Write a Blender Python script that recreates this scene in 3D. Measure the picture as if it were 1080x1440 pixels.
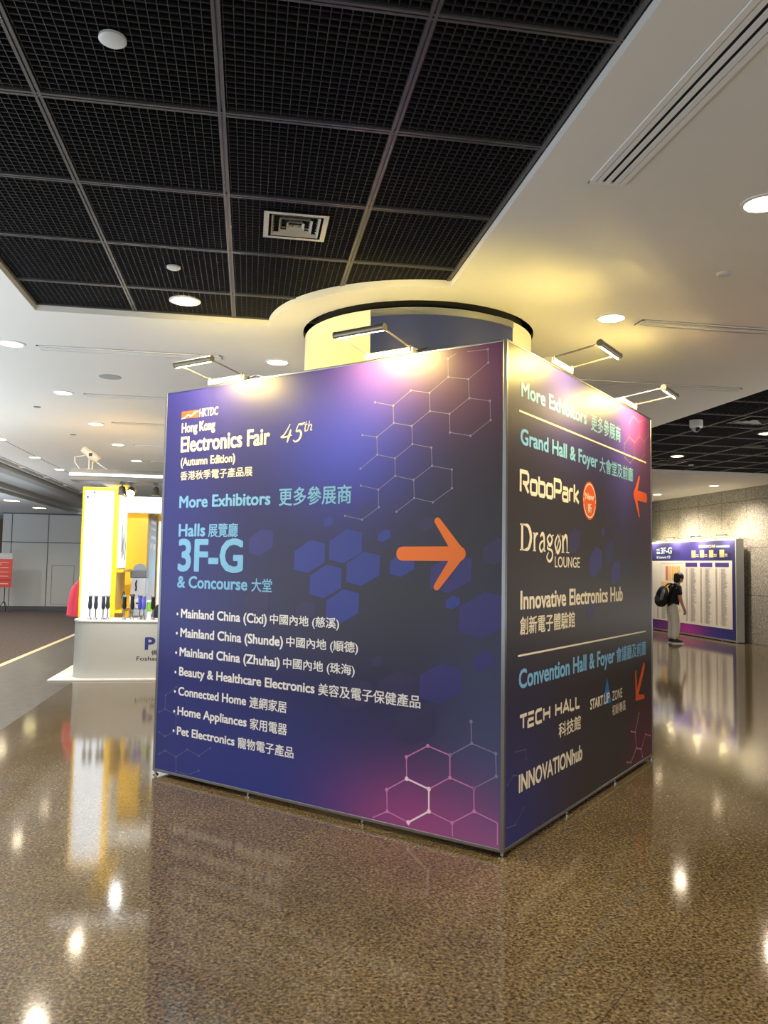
import bpy, bmesh, math, random
from mathutils import Vector, Matrix, Euler
from mathutils.geometry import tessellate_polygon

random.seed(7)
scene = bpy.context.scene
for o in list(bpy.data.objects):
    bpy.data.objects.remove(o)
COL = scene.collection
PI = math.pi

# ------------------------------------------------------------------ camera
PITCH, ROLL, YAW, EYE = 0.0657, 0.0169, math.radians(-9.5), 1.66
_f = Vector((0, math.cos(PITCH), math.sin(PITCH)))
_u0 = Vector((0, -math.sin(PITCH), math.cos(PITCH)))
_r0 = Vector((1, 0, 0))
_u = math.cos(ROLL) * _u0 - math.sin(ROLL) * _r0
_r = math.cos(ROLL) * _r0 + math.sin(ROLL) * _u0
_rot = Matrix.Rotation(YAW, 3, 'Z') @ Matrix((_r, _u, -_f)).transposed()
cam_data = bpy.data.cameras.new('camera')
cam_data.sensor_width = 36
cam_data.lens = 36 * 1126.77 / 1440
cam_data.clip_end = 200
cam = bpy.data.objects.new('camera', cam_data)
cam.matrix_world = Matrix.Translation((0, 0, EYE)) @ _rot.to_4x4()
COL.objects.link(cam)
scene.camera = cam

# ------------------------------------------------------------------ world, exposure
WORLD_STRENGTH = 0.55
WORLD_COLOR = (0.80, 0.90, 1.0)
EXPOSURE = 1.0
DOWN_W = 85.0            # each recessed downlight
DOWN_COL = (1.0, 0.86, 0.68)
ARM_EMIT = 260.0         # tubes of the arm lamps
ARM_COL = (1.0, 0.75, 0.20)
world = bpy.data.worlds.new('world')
scene.world = world
world.use_nodes = True
bg = world.node_tree.nodes['Background']
bg.inputs[0].default_value = (*WORLD_COLOR, 1)
bg.inputs[1].default_value = WORLD_STRENGTH
scene.view_settings.view_transform = 'Standard'
scene.view_settings.look = 'None'
scene.view_settings.exposure = EXPOSURE
scene.view_settings.gamma = 1
scene.view_settings.use_curve_mapping = False

CEIL = 3.6
# added area lights facing up, unseen and without fixtures, to brighten the ceiling
for (x, y, w, sx, sy, col) in ((-4.4, 4.4, 110, 3, 4, (0.80, 0.91, 1.0)), (-6.0, 10.0, 150, 3, 5, (0.80, 0.91, 1.0)),
                               (-7.6, 18.0, 130, 3, 5, (0.84, 0.92, 1.0)),
                               (-11.0, 24.0, 60, 4, 6, (0.84, 0.92, 1.0)),
                               (0.0, -4.5, 42, 6, 3, (1.0, 0.92, 0.80)), (4.6, -3.6, 42, 3, 3, (1.0, 0.90, 0.74)), (9.4, 8.4, 70, 3, 4, (1.0, 0.95, 0.86))):
    ld = bpy.data.lights.new('ceiling_fill', 'AREA')
    ld.shape = 'RECTANGLE'; ld.size = sx; ld.size_y = sy
    ld.energy = w; ld.color = col
    lo = bpy.data.objects.new('ceiling_fill', ld)
    lo.location = (x, y, 0.8); lo.rotation_euler = (PI, 0, 0)
    COL.objects.link(lo)

# ------------------------------------------------------------------ materials
def srgb(r, g, b):
    def c(v):
        v /= 255
        return v / 12.92 if v <= 0.04045 else ((v + 0.055) / 1.055) ** 2.4
    return (c(r), c(g), c(b), 1)

MATS = {}
def mat(name, color, rough=0.5, metal=0.0, emit=None, emit_strength=0.0, spec=0.5, alpha=None, noise=0.0, nscale=30):
    if name in MATS:
        return MATS[name]
    m = bpy.data.materials.new(name)
    m.use_nodes = True
    nt = m.node_tree
    b = nt.nodes['Principled BSDF']
    b.inputs['Base Color'].default_value = color
    b.inputs['Roughness'].default_value = rough
    b.inputs['Metallic'].default_value = metal
    b.inputs['Specular IOR Level'].default_value = spec
    if noise:
        tc = nt.nodes.new('ShaderNodeTexCoord')
        n = nt.nodes.new('ShaderNodeTexNoise')
        n.inputs['Scale'].default_value = nscale
        n.inputs['Detail'].default_value = 5
        nt.links.new(tc.outputs['Object'], n.inputs['Vector'])
        mx = nt.nodes.new('ShaderNodeMix')
        mx.data_type = 'RGBA'
        mx.inputs['A'].default_value = tuple(c * (1 - noise) for c in color[:3]) + (1,)
        mx.inputs['B'].default_value = tuple(min(1, c * (1 + noise)) for c in color[:3]) + (1,)
        nt.links.new(n.outputs['Fac'], mx.inputs['Factor'])
        nt.links.new(mx.outputs['Result'], b.inputs['Base Color'])
    if emit is not None:
        b.inputs['Emission Color'].default_value = (*emit[:3], 1)
        b.inputs['Emission Strength'].default_value = emit_strength
    MATS[name] = m
    return m

def ramp(nt, stops):
    r = nt.nodes.new('ShaderNodeValToRGB')
    cr = r.color_ramp
    while len(cr.elements) < len(stops):
        cr.elements.new(0.5)
    for e, (p, c) in zip(cr.elements, stops):
        e.position = p
        e.color = c
    return r

def granite():
    m = bpy.data.materials.new('polished_brown_granite')
    m.use_nodes = True
    nt = m.node_tree
    L = nt.links.new
    b = nt.nodes['Principled BSDF']
    tc = nt.nodes.new('ShaderNodeTexCoord')
    n1 = nt.nodes.new('ShaderNodeTexNoise')
    n1.inputs['Scale'].default_value = 62
    n1.inputs['Detail'].default_value = 3
    n1.inputs['Roughness'].default_value = 0.62
    L(tc.outputs['Object'], n1.inputs['Vector'])
    r1 = ramp(nt, [(0.37, srgb(36, 29, 19)), (0.46, srgb(78, 65, 44)), (0.54, srgb(102, 87, 60)), (0.64, srgb(146, 129, 97))])
    L(n1.outputs['Fac'], r1.inputs['Fac'])
    v = nt.nodes.new('ShaderNodeTexVoronoi')
    v.inputs['Scale'].default_value = 95
    L(tc.outputs['Object'], v.inputs['Vector'])
    rv = ramp(nt, [(0.0, srgb(44, 36, 25)), (0.45, srgb(90, 76, 53)), (1.0, srgb(138, 122, 94))])
    sep = nt.nodes.new('ShaderNodeSeparateColor')
    L(v.outputs['Color'], sep.inputs['Color'])
    L(sep.outputs['Red'], rv.inputs['Fac'])
    mx = nt.nodes.new('ShaderNodeMix')
    mx.data_type = 'RGBA'
    mx.inputs['Factor'].default_value = 0.42
    L(r1.outputs['Color'], mx.inputs['A'])
    L(rv.outputs['Color'], mx.inputs['B'])
    # slow cloudy variation between slabs
    n2 = nt.nodes.new('ShaderNodeTexNoise')
    n2.inputs['Scale'].default_value = 1.7
    n2.inputs['Detail'].default_value = 2
    L(tc.outputs['Object'], n2.inputs['Vector'])
    r2 = ramp(nt, [(0.3, (0.88, 0.88, 0.88, 1)), (0.7, (1.1, 1.1, 1.1, 1))])
    L(n2.outputs['Fac'], r2.inputs['Fac'])
    mu = nt.nodes.new('ShaderNodeMix')
    mu.data_type = 'RGBA'
    mu.blend_type = 'MULTIPLY'
    mu.inputs['Factor'].default_value = 1
    L(mx.outputs['Result'], mu.inputs['A'])
    L(r2.outputs['Color'], mu.inputs['B'])
    # thin joints of square slabs laid on the diagonal
    mp = nt.nodes.new('ShaderNodeMapping')
    mp.inputs['Rotation'].default_value = (0, 0, math.radians(45))
    mp.inputs['Location'].default_value = (0.0, 0.1, 0)
    L(tc.outputs['Object'], mp.inputs['Vector'])
    br = nt.nodes.new('ShaderNodeTexBrick')
    br.offset = 0
    br.inputs['Scale'].default_value = 1
    br.inputs['Brick Width'].default_value = 1.1
    br.inputs['Row Height'].default_value = 1.1
    br.inputs['Mortar Size'].default_value = 0.0016
    br.inputs['Mortar Smooth'].default_value = 0.2
    L(mp.outputs['Vector'], br.inputs['Vector'])
    mj = nt.nodes.new('ShaderNodeMix')
    mj.data_type = 'RGBA'
    L(br.outputs['Fac'], mj.inputs['Factor'])
    L(mu.outputs['Result'], mj.inputs['A'])
    mj.inputs['B'].default_value = srgb(52, 42, 30)
    L(mj.outputs['Result'], b.inputs['Base Color'])
    b.inputs['Roughness'].default_value = 0.085
    b.inputs['IOR'].default_value = 1.58
    bp = nt.nodes.new('ShaderNodeBump')
    bp.inputs['Strength'].default_value = 0.032
    bp.inputs['Distance'].default_value = 0.002
    L(n1.outputs['Fac'], bp.inputs['Height'])
    L(bp.outputs['Normal'], b.inputs['Normal'])
    return m

def stone_wall():
    m = bpy.data.materials.new('speckled_grey_stone')
    m.use_nodes = True
    nt = m.node_tree
    L = nt.links.new
    b = nt.nodes['Principled BSDF']
    tc = nt.nodes.new('ShaderNodeTexCoord')
    n1 = nt.nodes.new('ShaderNodeTexNoise')
    n1.inputs['Scale'].default_value = 34
    n1.inputs['Detail'].default_value = 4
    n1.inputs['Roughness'].default_value = 0.7
    L(tc.outputs['Object'], n1.inputs['Vector'])
    r1 = ramp(nt, [(0.32, srgb(104, 100, 92)), (0.5, srgb(156, 151, 141)), (0.68, srgb(208, 203, 192))])
    L(n1.outputs['Fac'], r1.inputs['Fac'])
    sx = nt.nodes.new('ShaderNodeSeparateXYZ')
    L(tc.outputs['Object'], sx.inputs['Vector'])
    cx = nt.nodes.new('ShaderNodeCombineXYZ')
    L(sx.outputs['Y'], cx.inputs['X'])
    L(sx.outputs['Z'], cx.inputs['Y'])
    br = nt.nodes.new('ShaderNodeTexBrick')
    br.offset = 0
    br.inputs['Scale'].default_value = 1
    br.inputs['Brick Width'].default_value = 1.0
    br.inputs['Row Height'].default_value = 1.1
    br.inputs['Mortar Size'].default_value = 0.006
    L(cx.outputs['Vector'], br.inputs['Vector'])
    mj = nt.nodes.new('ShaderNodeMix')
    mj.data_type = 'RGBA'
    L(br.outputs['Fac'], mj.inputs['Factor'])
    L(r1.outputs['Color'], mj.inputs['A'])
    mj.inputs['B'].default_value = srgb(86, 82, 74)
    L(mj.outputs['Result'], b.inputs['Base Color'])
    b.inputs['Roughness'].default_value = 0.55
    return m

def print_material(name, base, blobs, rough=0.42):
    """Printed fabric: a dark ground with soft coloured clouds of the artwork.
    blobs: (x, z, rx, rz, colour, strength) in metres on the panel."""
    m = bpy.data.materials.new(name)
    m.use_nodes = True
    nt = m.node_tree
    L = nt.links.new
    b = nt.nodes['Principled BSDF']
    tc = nt.nodes.new('ShaderNodeTexCoord')
    cur = nt.nodes.new('ShaderNodeRGB')
    cur.outputs[0].default_value = base
    cur = cur.outputs[0]
    for (x, z, rx, rz, col, s) in blobs:
        mp = nt.nodes.new('ShaderNodeMapping')
        mp.vector_type = 'TEXTURE'
        mp.inputs['Location'].default_value = (x, 0, z)
        mp.inputs['Scale'].default_value = (rx, 1e3, rz)
        L(tc.outputs['Object'], mp.inputs['Vector'])
        ln = nt.nodes.new('ShaderNodeVectorMath')
        ln.operation = 'DOT_PRODUCT'
        L(mp.outputs['Vector'], ln.inputs[0])
        L(mp.outputs['Vector'], ln.inputs[1])
        ex = nt.nodes.new('ShaderNodeMath')
        ex.operation = 'MULTIPLY'
        L(ln.outputs['Value'], ex.inputs[0])
        ex.inputs[1].default_value = -1
        e2 = nt.nodes.new('ShaderNodeMath')
        e2.operation = 'EXPONENT'
        L(ex.outputs[0], e2.inputs[0])
        e3 = nt.nodes.new('ShaderNodeMath')
        e3.operation = 'MULTIPLY'
        L(e2.outputs[0], e3.inputs[0])
        e3.inputs[1].default_value = s
        mx = nt.nodes.new('ShaderNodeMix')
        mx.data_type = 'RGBA'
        L(e3.outputs[0], mx.inputs['Factor'])
        L(cur, mx.inputs['A'])
        mx.inputs['B'].default_value = col
        cur = mx.outputs['Result']
    L(cur, b.inputs['Base Color'])
    b.inputs['Roughness'].default_value = rough
    b.inputs['Specular IOR Level'].default_value = 0.5
    return m

def carpet_material():
    m = bpy.data.materials.new('brown_carpet')
    m.use_nodes = True
    nt = m.node_tree
    b = nt.nodes['Principled BSDF']
    tc = nt.nodes.new('ShaderNodeTexCoord')
    n = nt.nodes.new('ShaderNodeTexNoise')
    n.inputs['Scale'].default_value = 24
    n.inputs['Detail'].default_value = 6
    n.inputs['Roughness'].default_value = 0.75
    nt.links.new(tc.outputs['Object'], n.inputs['Vector'])
    r = ramp(nt, [(0.35, srgb(50, 42, 40)), (0.5, srgb(78, 67, 63)), (0.66, srgb(112, 99, 93))])
    nt.links.new(n.outputs['Fac'], r.inputs['Fac'])
    nt.links.new(r.outputs['Color'], b.inputs['Base Color'])
    b.inputs['Roughness'].default_value = 0.95
    return m

def tile_material():
    m = bpy.data.materials.new('grey_stone_tiles')
    m.use_nodes = True
    nt = m.node_tree
    L = nt.links.new
    b = nt.nodes['Principled BSDF']
    tc = nt.nodes.new('ShaderNodeTexCoord')
    n = nt.nodes.new('ShaderNodeTexNoise')
    n.inputs['Scale'].default_value = 9
    n.inputs['Detail'].default_value = 7
    L(tc.outputs['Object'], n.inputs['Vector'])
    r = ramp(nt, [(0.3, srgb(72, 71, 67)), (0.7, srgb(102, 100, 94))])
    L(n.outputs['Fac'], r.inputs['Fac'])
    br = nt.nodes.new('ShaderNodeTexBrick')
    br.offset = 0
    br.inputs['Scale'].default_value = 1
    br.inputs['Brick Width'].default_value = 0.7
    br.inputs['Row Height'].default_value = 2.1
    br.inputs['Mortar Size'].default_value = 0.006
    L(tc.outputs['Object'], br.inputs['Vector'])
    mj = nt.nodes.new('ShaderNodeMix')
    mj.data_type = 'RGBA'
    L(br.outputs['Fac'], mj.inputs['Factor'])
    L(r.outputs['Color'], mj.inputs['A'])
    mj.inputs['B'].default_value = srgb(76, 74, 69)
    L(mj.outputs['Result'], b.inputs['Base Color'])
    b.inputs['Roughness'].default_value = 0.28
    return m

M_white_ceiling = mat('white_ceiling_paint', srgb(226, 224, 218), 0.6, noise=0.012, nscale=3)
M_lower_ceiling = mat('grey_lower_ceiling_paint', srgb(168, 164, 158), 0.6)
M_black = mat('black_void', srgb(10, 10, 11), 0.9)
M_grille = mat('black_grille', srgb(30, 30, 33), 0.55)
M_tbar = mat('grey_grid_bar', srgb(100, 99, 99), 0.4, 0.6)
M_alu = mat('brushed_aluminium', srgb(160, 160, 160), 0.32, 1.0)
M_grey_alu = mat('grey_metal', srgb(150, 148, 146), 0.4, 0.7)
M_whitep = mat('white_paint', srgb(232, 232, 228), 0.45)
M_whites = mat('white_satin_laminate', srgb(190, 190, 185), 0.3)
M_chrome = mat('chrome', srgb(215, 215, 215), 0.12, 1.0)
M_dark = mat('dark_plastic', srgb(22, 22, 24), 0.4)
M_cream = mat('cream_print', srgb(240, 228, 204), 0.5)
M_whiteprint = mat('white_print', srgb(236, 236, 240), 0.5)
M_cyan = mat('pale_blue_print', srgb(122, 182, 226), 0.5)
M_orange = mat('orange_print', srgb(236, 118, 38), 0.5)
M_orange_d = mat('deep_orange_print', srgb(226, 92, 40), 0.5)
M_hex = mat('blue_hexagon_print', srgb(52, 62, 150), 0.45)
M_hex_dim = mat('dim_blue_hexagon_print', srgb(56, 54, 122), 0.45)
M_hex_dark = mat('faint_blue_hexagon_print', srgb(54, 50, 92), 0.45)
M_line = mat('pale_line_print', srgb(132, 128, 162), 0.45)
M_line_dim = mat('dim_line_print', srgb(92, 98, 146), 0.45)
M_glow = mat('bright_line_print', srgb(250, 222, 240), 0.45)
M_pinkline = mat('pink_line_print', srgb(206, 128, 186), 0.45)
M_yellow = mat('yellow_paint', srgb(246, 196, 22), 0.45)
M_navy = mat('navy_print', srgb(42, 58, 128), 0.45)
M_ink = mat('dark_ink', srgb(40, 40, 46), 0.5)
M_greytext = mat('grey_print', srgb(150, 150, 160), 0.5)
M_down = mat('downlight_diffuser', (1, 1, 1, 1), 0.5, emit=(1.0, 0.82, 0.52), emit_strength=7)
M_arm = mat('arm_lamp_tube', (1, 1, 1, 1), 0.5, emit=ARM_COL, emit_strength=ARM_EMIT)
M_lit = mat('lit_white_acrylic', (0.4, 0.4, 0.4, 1), 0.5, emit=(0.78, 0.90, 1.0), emit_strength=0.78)
M_led = mat('led_strip', (0.9, 0.9, 0.9, 1), 0.4, emit=(0.95, 1.0, 0.98), emit_strength=2.2)

# ------------------------------------------------------------------ mesh builder
class MB:
    def __init__(self):
        self.v = []
        self.f = []
        self.mi = []
        self.cur = 0
    def add(self, vs, fs):
        b = len(self.v)
        self.v += [tuple(p) for p in vs]
        for f in fs:
            self.f.append([i + b for i in f])
            self.mi.append(self.cur)
        return self
    def box(self, x0, x1, y0, y1, z0, z1, M=None):
        vs = [(x, y, z) for z in (z0, z1) for y in (y0, y1) for x in (x0, x1)]
        if M is not None:
            vs = [M @ Vector(p) for p in vs]
        return self.add(vs, [(0, 2, 3, 1), (4, 5, 7, 6), (0, 1, 5, 4), (2, 6, 7, 3), (0, 4, 6, 2), (1, 3, 7, 5)])
    def tube(self, p0, p1, r0, r1=None, n=12, caps=True):
        if r1 is None:
            r1 = r0
        p0 = Vector(p0); p1 = Vector(p1)
        d = (p1 - p0).normalized()
        a = d.orthogonal().normalized()
        b = d.cross(a)
        vs = []
        for p, r in ((p0, r0), (p1, r1)):
            for i in range(n):
                t = 2 * PI * i / n
                vs.append(p + a * (r * math.cos(t)) + b * (r * math.sin(t)))
        fs = [(i, (i + 1) % n, n + (i + 1) % n, n + i) for i in range(n)]
        if caps:
            fs += [tuple(range(n - 1, -1, -1)), tuple(range(n, 2 * n))]
        return self.add(vs, fs)
    def path(self, pts, r, n=8):
        for a, b in zip(pts[:-1], pts[1:]):
            self.tube(a, b, r, n=n)
        return self
    def lathe(self, prof, n=24, at=(0, 0, 0), caps=True, M=None):
        vs = []
        for (r, z) in prof:
            for i in range(n):
                t = 2 * PI * i / n
                p = Vector((r * math.cos(t), r * math.sin(t), z))
                if M is not None:
                    p = M @ p
                vs.append(p + Vector(at))
        k = len(prof)
        fs = []
        for j in range(k - 1):
            for i in range(n):
                fs.append((j * n + i, j * n + (i + 1) % n, (j + 1) * n + (i + 1) % n, (j + 1) * n + i))
        if caps:
            fs.append(tuple(range(n - 1, -1, -1)))
            fs.append(tuple(range((k - 1) * n, k * n)))
        return self.add(vs, fs)
    def prism(self, poly, z0, z1):
        n = len(poly)
        vs = [(x, y, z0) for x, y in poly] + [(x, y, z1) for x, y in poly]
        fs = [tuple(range(n - 1, -1, -1)), tuple(range(n, 2 * n))]
        fs += [(i, (i + 1) % n, n + (i + 1) % n, n + i) for i in range(n)]
        return self.add(vs, fs)
    # flat artwork on a panel facing -y: polygons in (x, z)
    def flat(self, poly, y):
        return self.add([(x, y, z) for x, z in poly], [tuple(range(len(poly)))])
    def disc(self, cx, cz, r, y, n=24):
        return self.flat([(cx + r * math.cos(2 * PI * i / n), cz + r * math.sin(2 * PI * i / n)) for i in range(n)], y)
    def stroke(self, pts, w, y, cap=False):
        """a flat pen stroke in the (x, z) plane; w is a width or one width per point"""
        n = len(pts)
        ws = w if isinstance(w, (list, tuple)) else [w] * n
        P = [Vector(p) for p in pts]
        L = []
        R = []
        closed = (P[0] - P[-1]).length < 1e-6 and n > 2
        for i in range(n):
            if closed:
                a = P[i - 1] if i > 0 else P[-2]
                c = P[i + 1] if i < n - 1 else P[1]
            else:
                a = P[max(i - 1, 0)]
                c = P[min(i + 1, n - 1)]
            d0 = (P[i] - a)
            d1 = (c - P[i])
            if d0.length < 1e-9: d0 = d1
            if d1.length < 1e-9: d1 = d0
            d0.normalize(); d1.normalize()
            n0 = Vector((-d0.y, d0.x)); n1 = Vector((-d1.y, d1.x))
            m = (n0 + n1)
            if m.length < 1e-6: m = n0
            m.normalize()
            k = 1 / max(0.5, m.dot(n0))
            L.append(P[i] + m * (ws[i] / 2 * k))
            R.append(P[i] - m * (ws[i] / 2 * k))
        vs = [(p.x, y, p.y) for p in L] + [(p.x, y, p.y) for p in R]
        fs = [(n + i, n + i + 1, i + 1, i) for i in range(n - 1)]
        self.add(vs, fs)
        if cap:
            self.disc(P[0].x, P[0].y, ws[0] / 2, y - 0.0002, 16)
            self.disc(P[-1].x, P[-1].y, ws[-1] / 2, y - 0.0002, 16)
        return self
    def build(self, name, m, parent=None, smooth=None, bevel=0.0):
        me = bpy.data.meshes.new(name)
        me.from_pydata(self.v, [], self.f)
        ms = m if isinstance(m, (list, tuple)) else [m]
        for x in ms:
            me.materials.append(x)
        for p, i in zip(me.polygons, self.mi):
            p.material_index = min(i, len(ms) - 1)
        me.update()
        o = bpy.data.objects.new(name, me)
        COL.objects.link(o)
        if parent is not None:
            o.parent = parent
        if smooth is not None:
            for p in me.polygons:
                p.use_smooth = True
            me.set_sharp_from_angle(angle=math.radians(smooth))
        if bevel:
            b = o.modifiers.new('bevel', 'BEVEL')
            b.width = bevel
            b.segments = 2
            b.limit_method = 'ANGLE'
        return o

def thing(name, label, cat, loc=(0, 0, 0), rz=0.0, group=None):
    o = bpy.data.objects.new(name, None)
    o.empty_display_size = 0.2
    o.location = loc
    o.rotation_euler = (0, 0, rz)
    COL.objects.link(o)
    return tag(o, label, cat, group)

def tag(o, label, cat, group=None):
    o['label'] = label
    o['category'] = cat
    if group:
        o['group'] = group
    return o

def struct(o, label=None):
    o['kind'] = 'structure'
    if label:
        o['label'] = label
    return o

def dup(root, label, loc, rz=None, group=None):
    r = root.copy()
    COL.objects.link(r)
    r.location = loc
    if rz is not None:
        r.rotation_euler = (0, 0, rz)
    r['label'] = label
    if group:
        r['group'] = group
    for ch in list(root.children):
        c = ch.copy()
        COL.objects.link(c)
        c.parent = r
        for g in list(ch.children):
            d = g.copy()
            COL.objects.link(d)
            d.parent = c
    return r

# ------------------------------------------------------------------ lettering
_TXT = {}
def text_data(body, bold):
    key = (body, bold)
    if key in _TXT:
        return _TXT[key]
    cu = bpy.data.curves.new('t', 'FONT')
    cu.body = body
    cu.size = 1
    cu.offset = bold
    cu.resolution_u = 3
    ob = bpy.data.objects.new('t', cu)
    COL.objects.link(ob)
    dg = bpy.context.evaluated_depsgraph_get()
    me = bpy.data.meshes.new_from_object(ob.evaluated_get(dg))
    vs = [(v.co.x, v.co.y) for v in me.vertices]
    fs = [tuple(p.vertices) for p in me.polygons]
    bpy.data.objects.remove(ob)
    bpy.data.curves.remove(cu)
    bpy.data.meshes.remove(me)
    _TXT[key] = (vs, fs)
    return _TXT[key]

def text_into(mb, body, x0, x1, z0, h, y, style='b', shear=0.0, bold=None):
    """fit a line of writing into x0..x1, standing on z0 with capital height h"""
    if bold is None:
        bold = {'b': 0.030, 'c': 0.016, 'w': 0.012, 'n': 0.0}[style]
    vs, fs = text_data(body, 0.0)
    if not vs:
        return mb
    cap = max(v[1] for v in text_data('H', 0.0)[0])
    xs = [v[0] for v in vs]
    ys = [v[1] for v in vs]
    sx = (x1 - x0) / (max(xs) - min(xs) + 2 * bold)
    if style == 'c':
        sy = h / (max(ys) - min(ys) + 2 * bold)
        oy = min(ys) - bold
    else:
        sy = h / (cap + bold)
        oy = -bold * .5
    shifts = [(0, 0)]
    if bold:
        k = bold * .72
        shifts = [(k, k), (-k, k), (k, -k), (-k, -k), (bold, 0), (-bold, 0)]
    for k, (dx, dz) in enumerate(shifts):
        out = []
        for a, b in vs:
            z = (b + dz - oy) * sy
            out.append((x0 + (a + dx - min(xs) + bold) * sx + shear * z, y - 0.00005 * k, z0 + z))
        mb.add(out, fs)
    return mb

# ================================================================== SETTING
# ---- floor
b = MB()
b.box(-2.32, 11.5, -7, 27.5, -0.1, 0)
floor = struct(b.build('floor', granite()), 'polished speckled brown granite floor')
b = MB(); b.box(-16, -3.80, -7, 33, -0.1, 0.0)
b.build('carpet', carpet_material(), floor)
b = MB(); b.box(-3.70, -2.32, -7, 27.5, -0.1, 0.0)
b.build('stone_tiling', tile_material(), floor)
b = MB(); b.box(-3.80, -3.70, -7, 27.5, -0.1, 0.006)
b.build('edge_strip', mat('cream_edge_strip', srgb(208, 196, 160), 0.5), floor)

# ---- ceiling with a round opening at the column and two sunken grille fields
CX, CY = 1.37, 6.60           # column axis
FX0, FX1, FY0, FY1 = -1.70, 1.34, -2.0, 6.53
R_RING = 1.265
def ring_poly(r, n=72):
    return [(CX + r * math.cos(2 * PI * i / n), CY + r * math.sin(2 * PI * i / n)) for i in range(n)]
yl = CY - math.sqrt(R_RING ** 2 - (FX1 - CX) ** 2)
a0 = math.atan2(yl - CY, FX1 - CX)
a1 = -PI + math.asin((CY - FY1) / R_RING)
field = [(FX0, FY0), (FX1, FY0)]
for i in range(33):
    t = a0 + (a1 - a0) * i / 32
    field.append((CX + R_RING * math.cos(t), CY + R_RING * math.sin(t)))
field.append((FX0, FY1))
field2 = [(5.42, 4.5), (10.9, 4.5), (10.9, 14.75), (5.42, 14.75)]
outer = [(-4.72, -6), (11.5, -6), (11.5, 27.5), (-4.72, 27.5)]
R_HOLE = 0.974
def slab_with_holes(outer, holes, z0, z1):
    mb = MB()
    loops = [outer] + holes
    tri = tessellate_polygon([[Vector((x, y, 0)) for x, y in L] for L in loops])
    flat = [p for L in loops for p in L]
    n = len(flat)
    vs = [(x, y, z0) for x, y in flat] + [(x, y, z1) for x, y in flat]
    fs = []
    for t in tri:
        p = [Vector(flat[i]) for i in t]
        area = (p[1] - p[0]).cross(p[2] - p[0])
        t2 = t if area > 0 else t[::-1]
        fs.append(tuple(t2[::-1]))
        fs.append(tuple(i + n for i in t2))
    k = 0
    for L in loops:
        m = len(L)
        for i in range(m):
            a, c = k + i, k + (i + 1) % m
            fs.append((a, c, c + n, a + n))
        k += m
    mb.add(vs, fs)
    return mb
ceil = struct(slab_with_holes(outer, [field, field2, ring_poly(R_HOLE)], CEIL, CEIL + 0.05).build('ceiling', M_white_ceiling), 'white plaster ceiling with sunken black grille fields')
bm = bmesh.new(); bm.from_mesh(ceil.data); bmesh.ops.recalc_face_normals(bm, faces=bm.faces); bm.to_mesh(ceil.data); bm.free()
# dark void above the grilles and around the column
b = MB()
b.box(-1.9, 1.6, -2.2, 6.8, 4.1, 4.14)
b.box(5.2, 11.2, 4.3, 15.0, 4.1, 4.14)
for (x0, x1, y0, y1) in ((-1.9, 1.6, -2.2, 6.8), (5.2, 11.2, 4.3, 15.0)):
    b.box(x0, x0 + .02, y0, y1, 3.66, 4.1); b.box(x1 - .02, x1, y0, y1, 3.66, 4.1)
    b.box(x0, x1, y0, y0 + .02, 3.66, 4.1); b.box(x0, x1, y1 - .02, y1, 3.66, 4.1)
b.lathe([(R_HOLE + .03, 3.66), (R_HOLE + .03, 3.8), (0.5, 3.8)], 48, (CX, CY, 0), caps=False)
b.build('plenum', M_black, ceil)
# egg crate grilles
def egg_crate(x0, x1, y0, y1, pitch, t=0.0032):
    mb = MB()
    x = x0
    while x < x1:
        mb.box(x - t / 2, x + t / 2, y0, y1, 3.652, 3.672)
        x += pitch
    y = y0
    while y < y1:
        mb.box(x0, x1, y - t / 2, y + t / 2, 3.6525, 3.6715)
        y += pitch
    return mb
egg_crate(FX0, FX1 + .02, FY0, FY1 + .02, 0.0388).build('egg_crate_grille', M_grille, ceil)
egg_crate(5.42, 10.9, 4.5, 14.75, 0.0776, 0.004).build('egg_crate_grille', mat('deep_black_grille', srgb(20, 20, 21), .7), ceil)
def grid_bar(x0, x1, y0, y1):
    mb = MB()
    if x1 - x0 < y1 - y0:
        c = (x0 + x1) / 2; w = (x1 - x0) / 2
        mb.box(c - w, c - .004, y0, y1, 3.644, 3.676); mb.box(c + .004, c + w, y0, y1, 3.644, 3.676)
        mb.box(c - .004, c + .004, y0, y1, 3.652, 3.676)
    else:
        c = (y0 + y1) / 2; w = (y1 - y0) / 2
        mb.box(x0, x1, c - w, c - .004, 3.6445, 3.6755); mb.box(x0, x1, c + .004, c + w, 3.6445, 3.6755)
        mb.box(x0, x1, c - .004, c + .004, 3.6525, 3.6755)
    return mb.build('grid_bar', M_tbar, ceil)
GW = 0.017
for x in (-0.948, -0.173, 0.606):
    grid_bar(x - GW, x + GW, FY0, FY1 + .03)
for y in (-1.30, -0.49, 0.31, 1.115, 1.92, 2.72, 3.515, 4.315, 5.125, 5.95):
    grid_bar(FX0 - .03, FX1 + .03, y - GW, y + GW)
for (x0, x1, y0, y1) in ((FX0 - .02, FX0 + .02, FY0, FY1), (FX1 - .03, FX1 + .02, FY0, FY1), (FX0, FX1, FY1 - .02, FY1 + .02)):
    grid_bar(x0, x1, y0, y1)
for x in (6.2, 6.975, 7.75, 8.525, 9.3, 10.075):
    grid_bar(x - GW, x + GW, 4.5, 14.75)
for i in range(12):
    y = 5.3 + i * .80
    grid_bar(5.42, 10.9, y - GW, y + GW)

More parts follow.
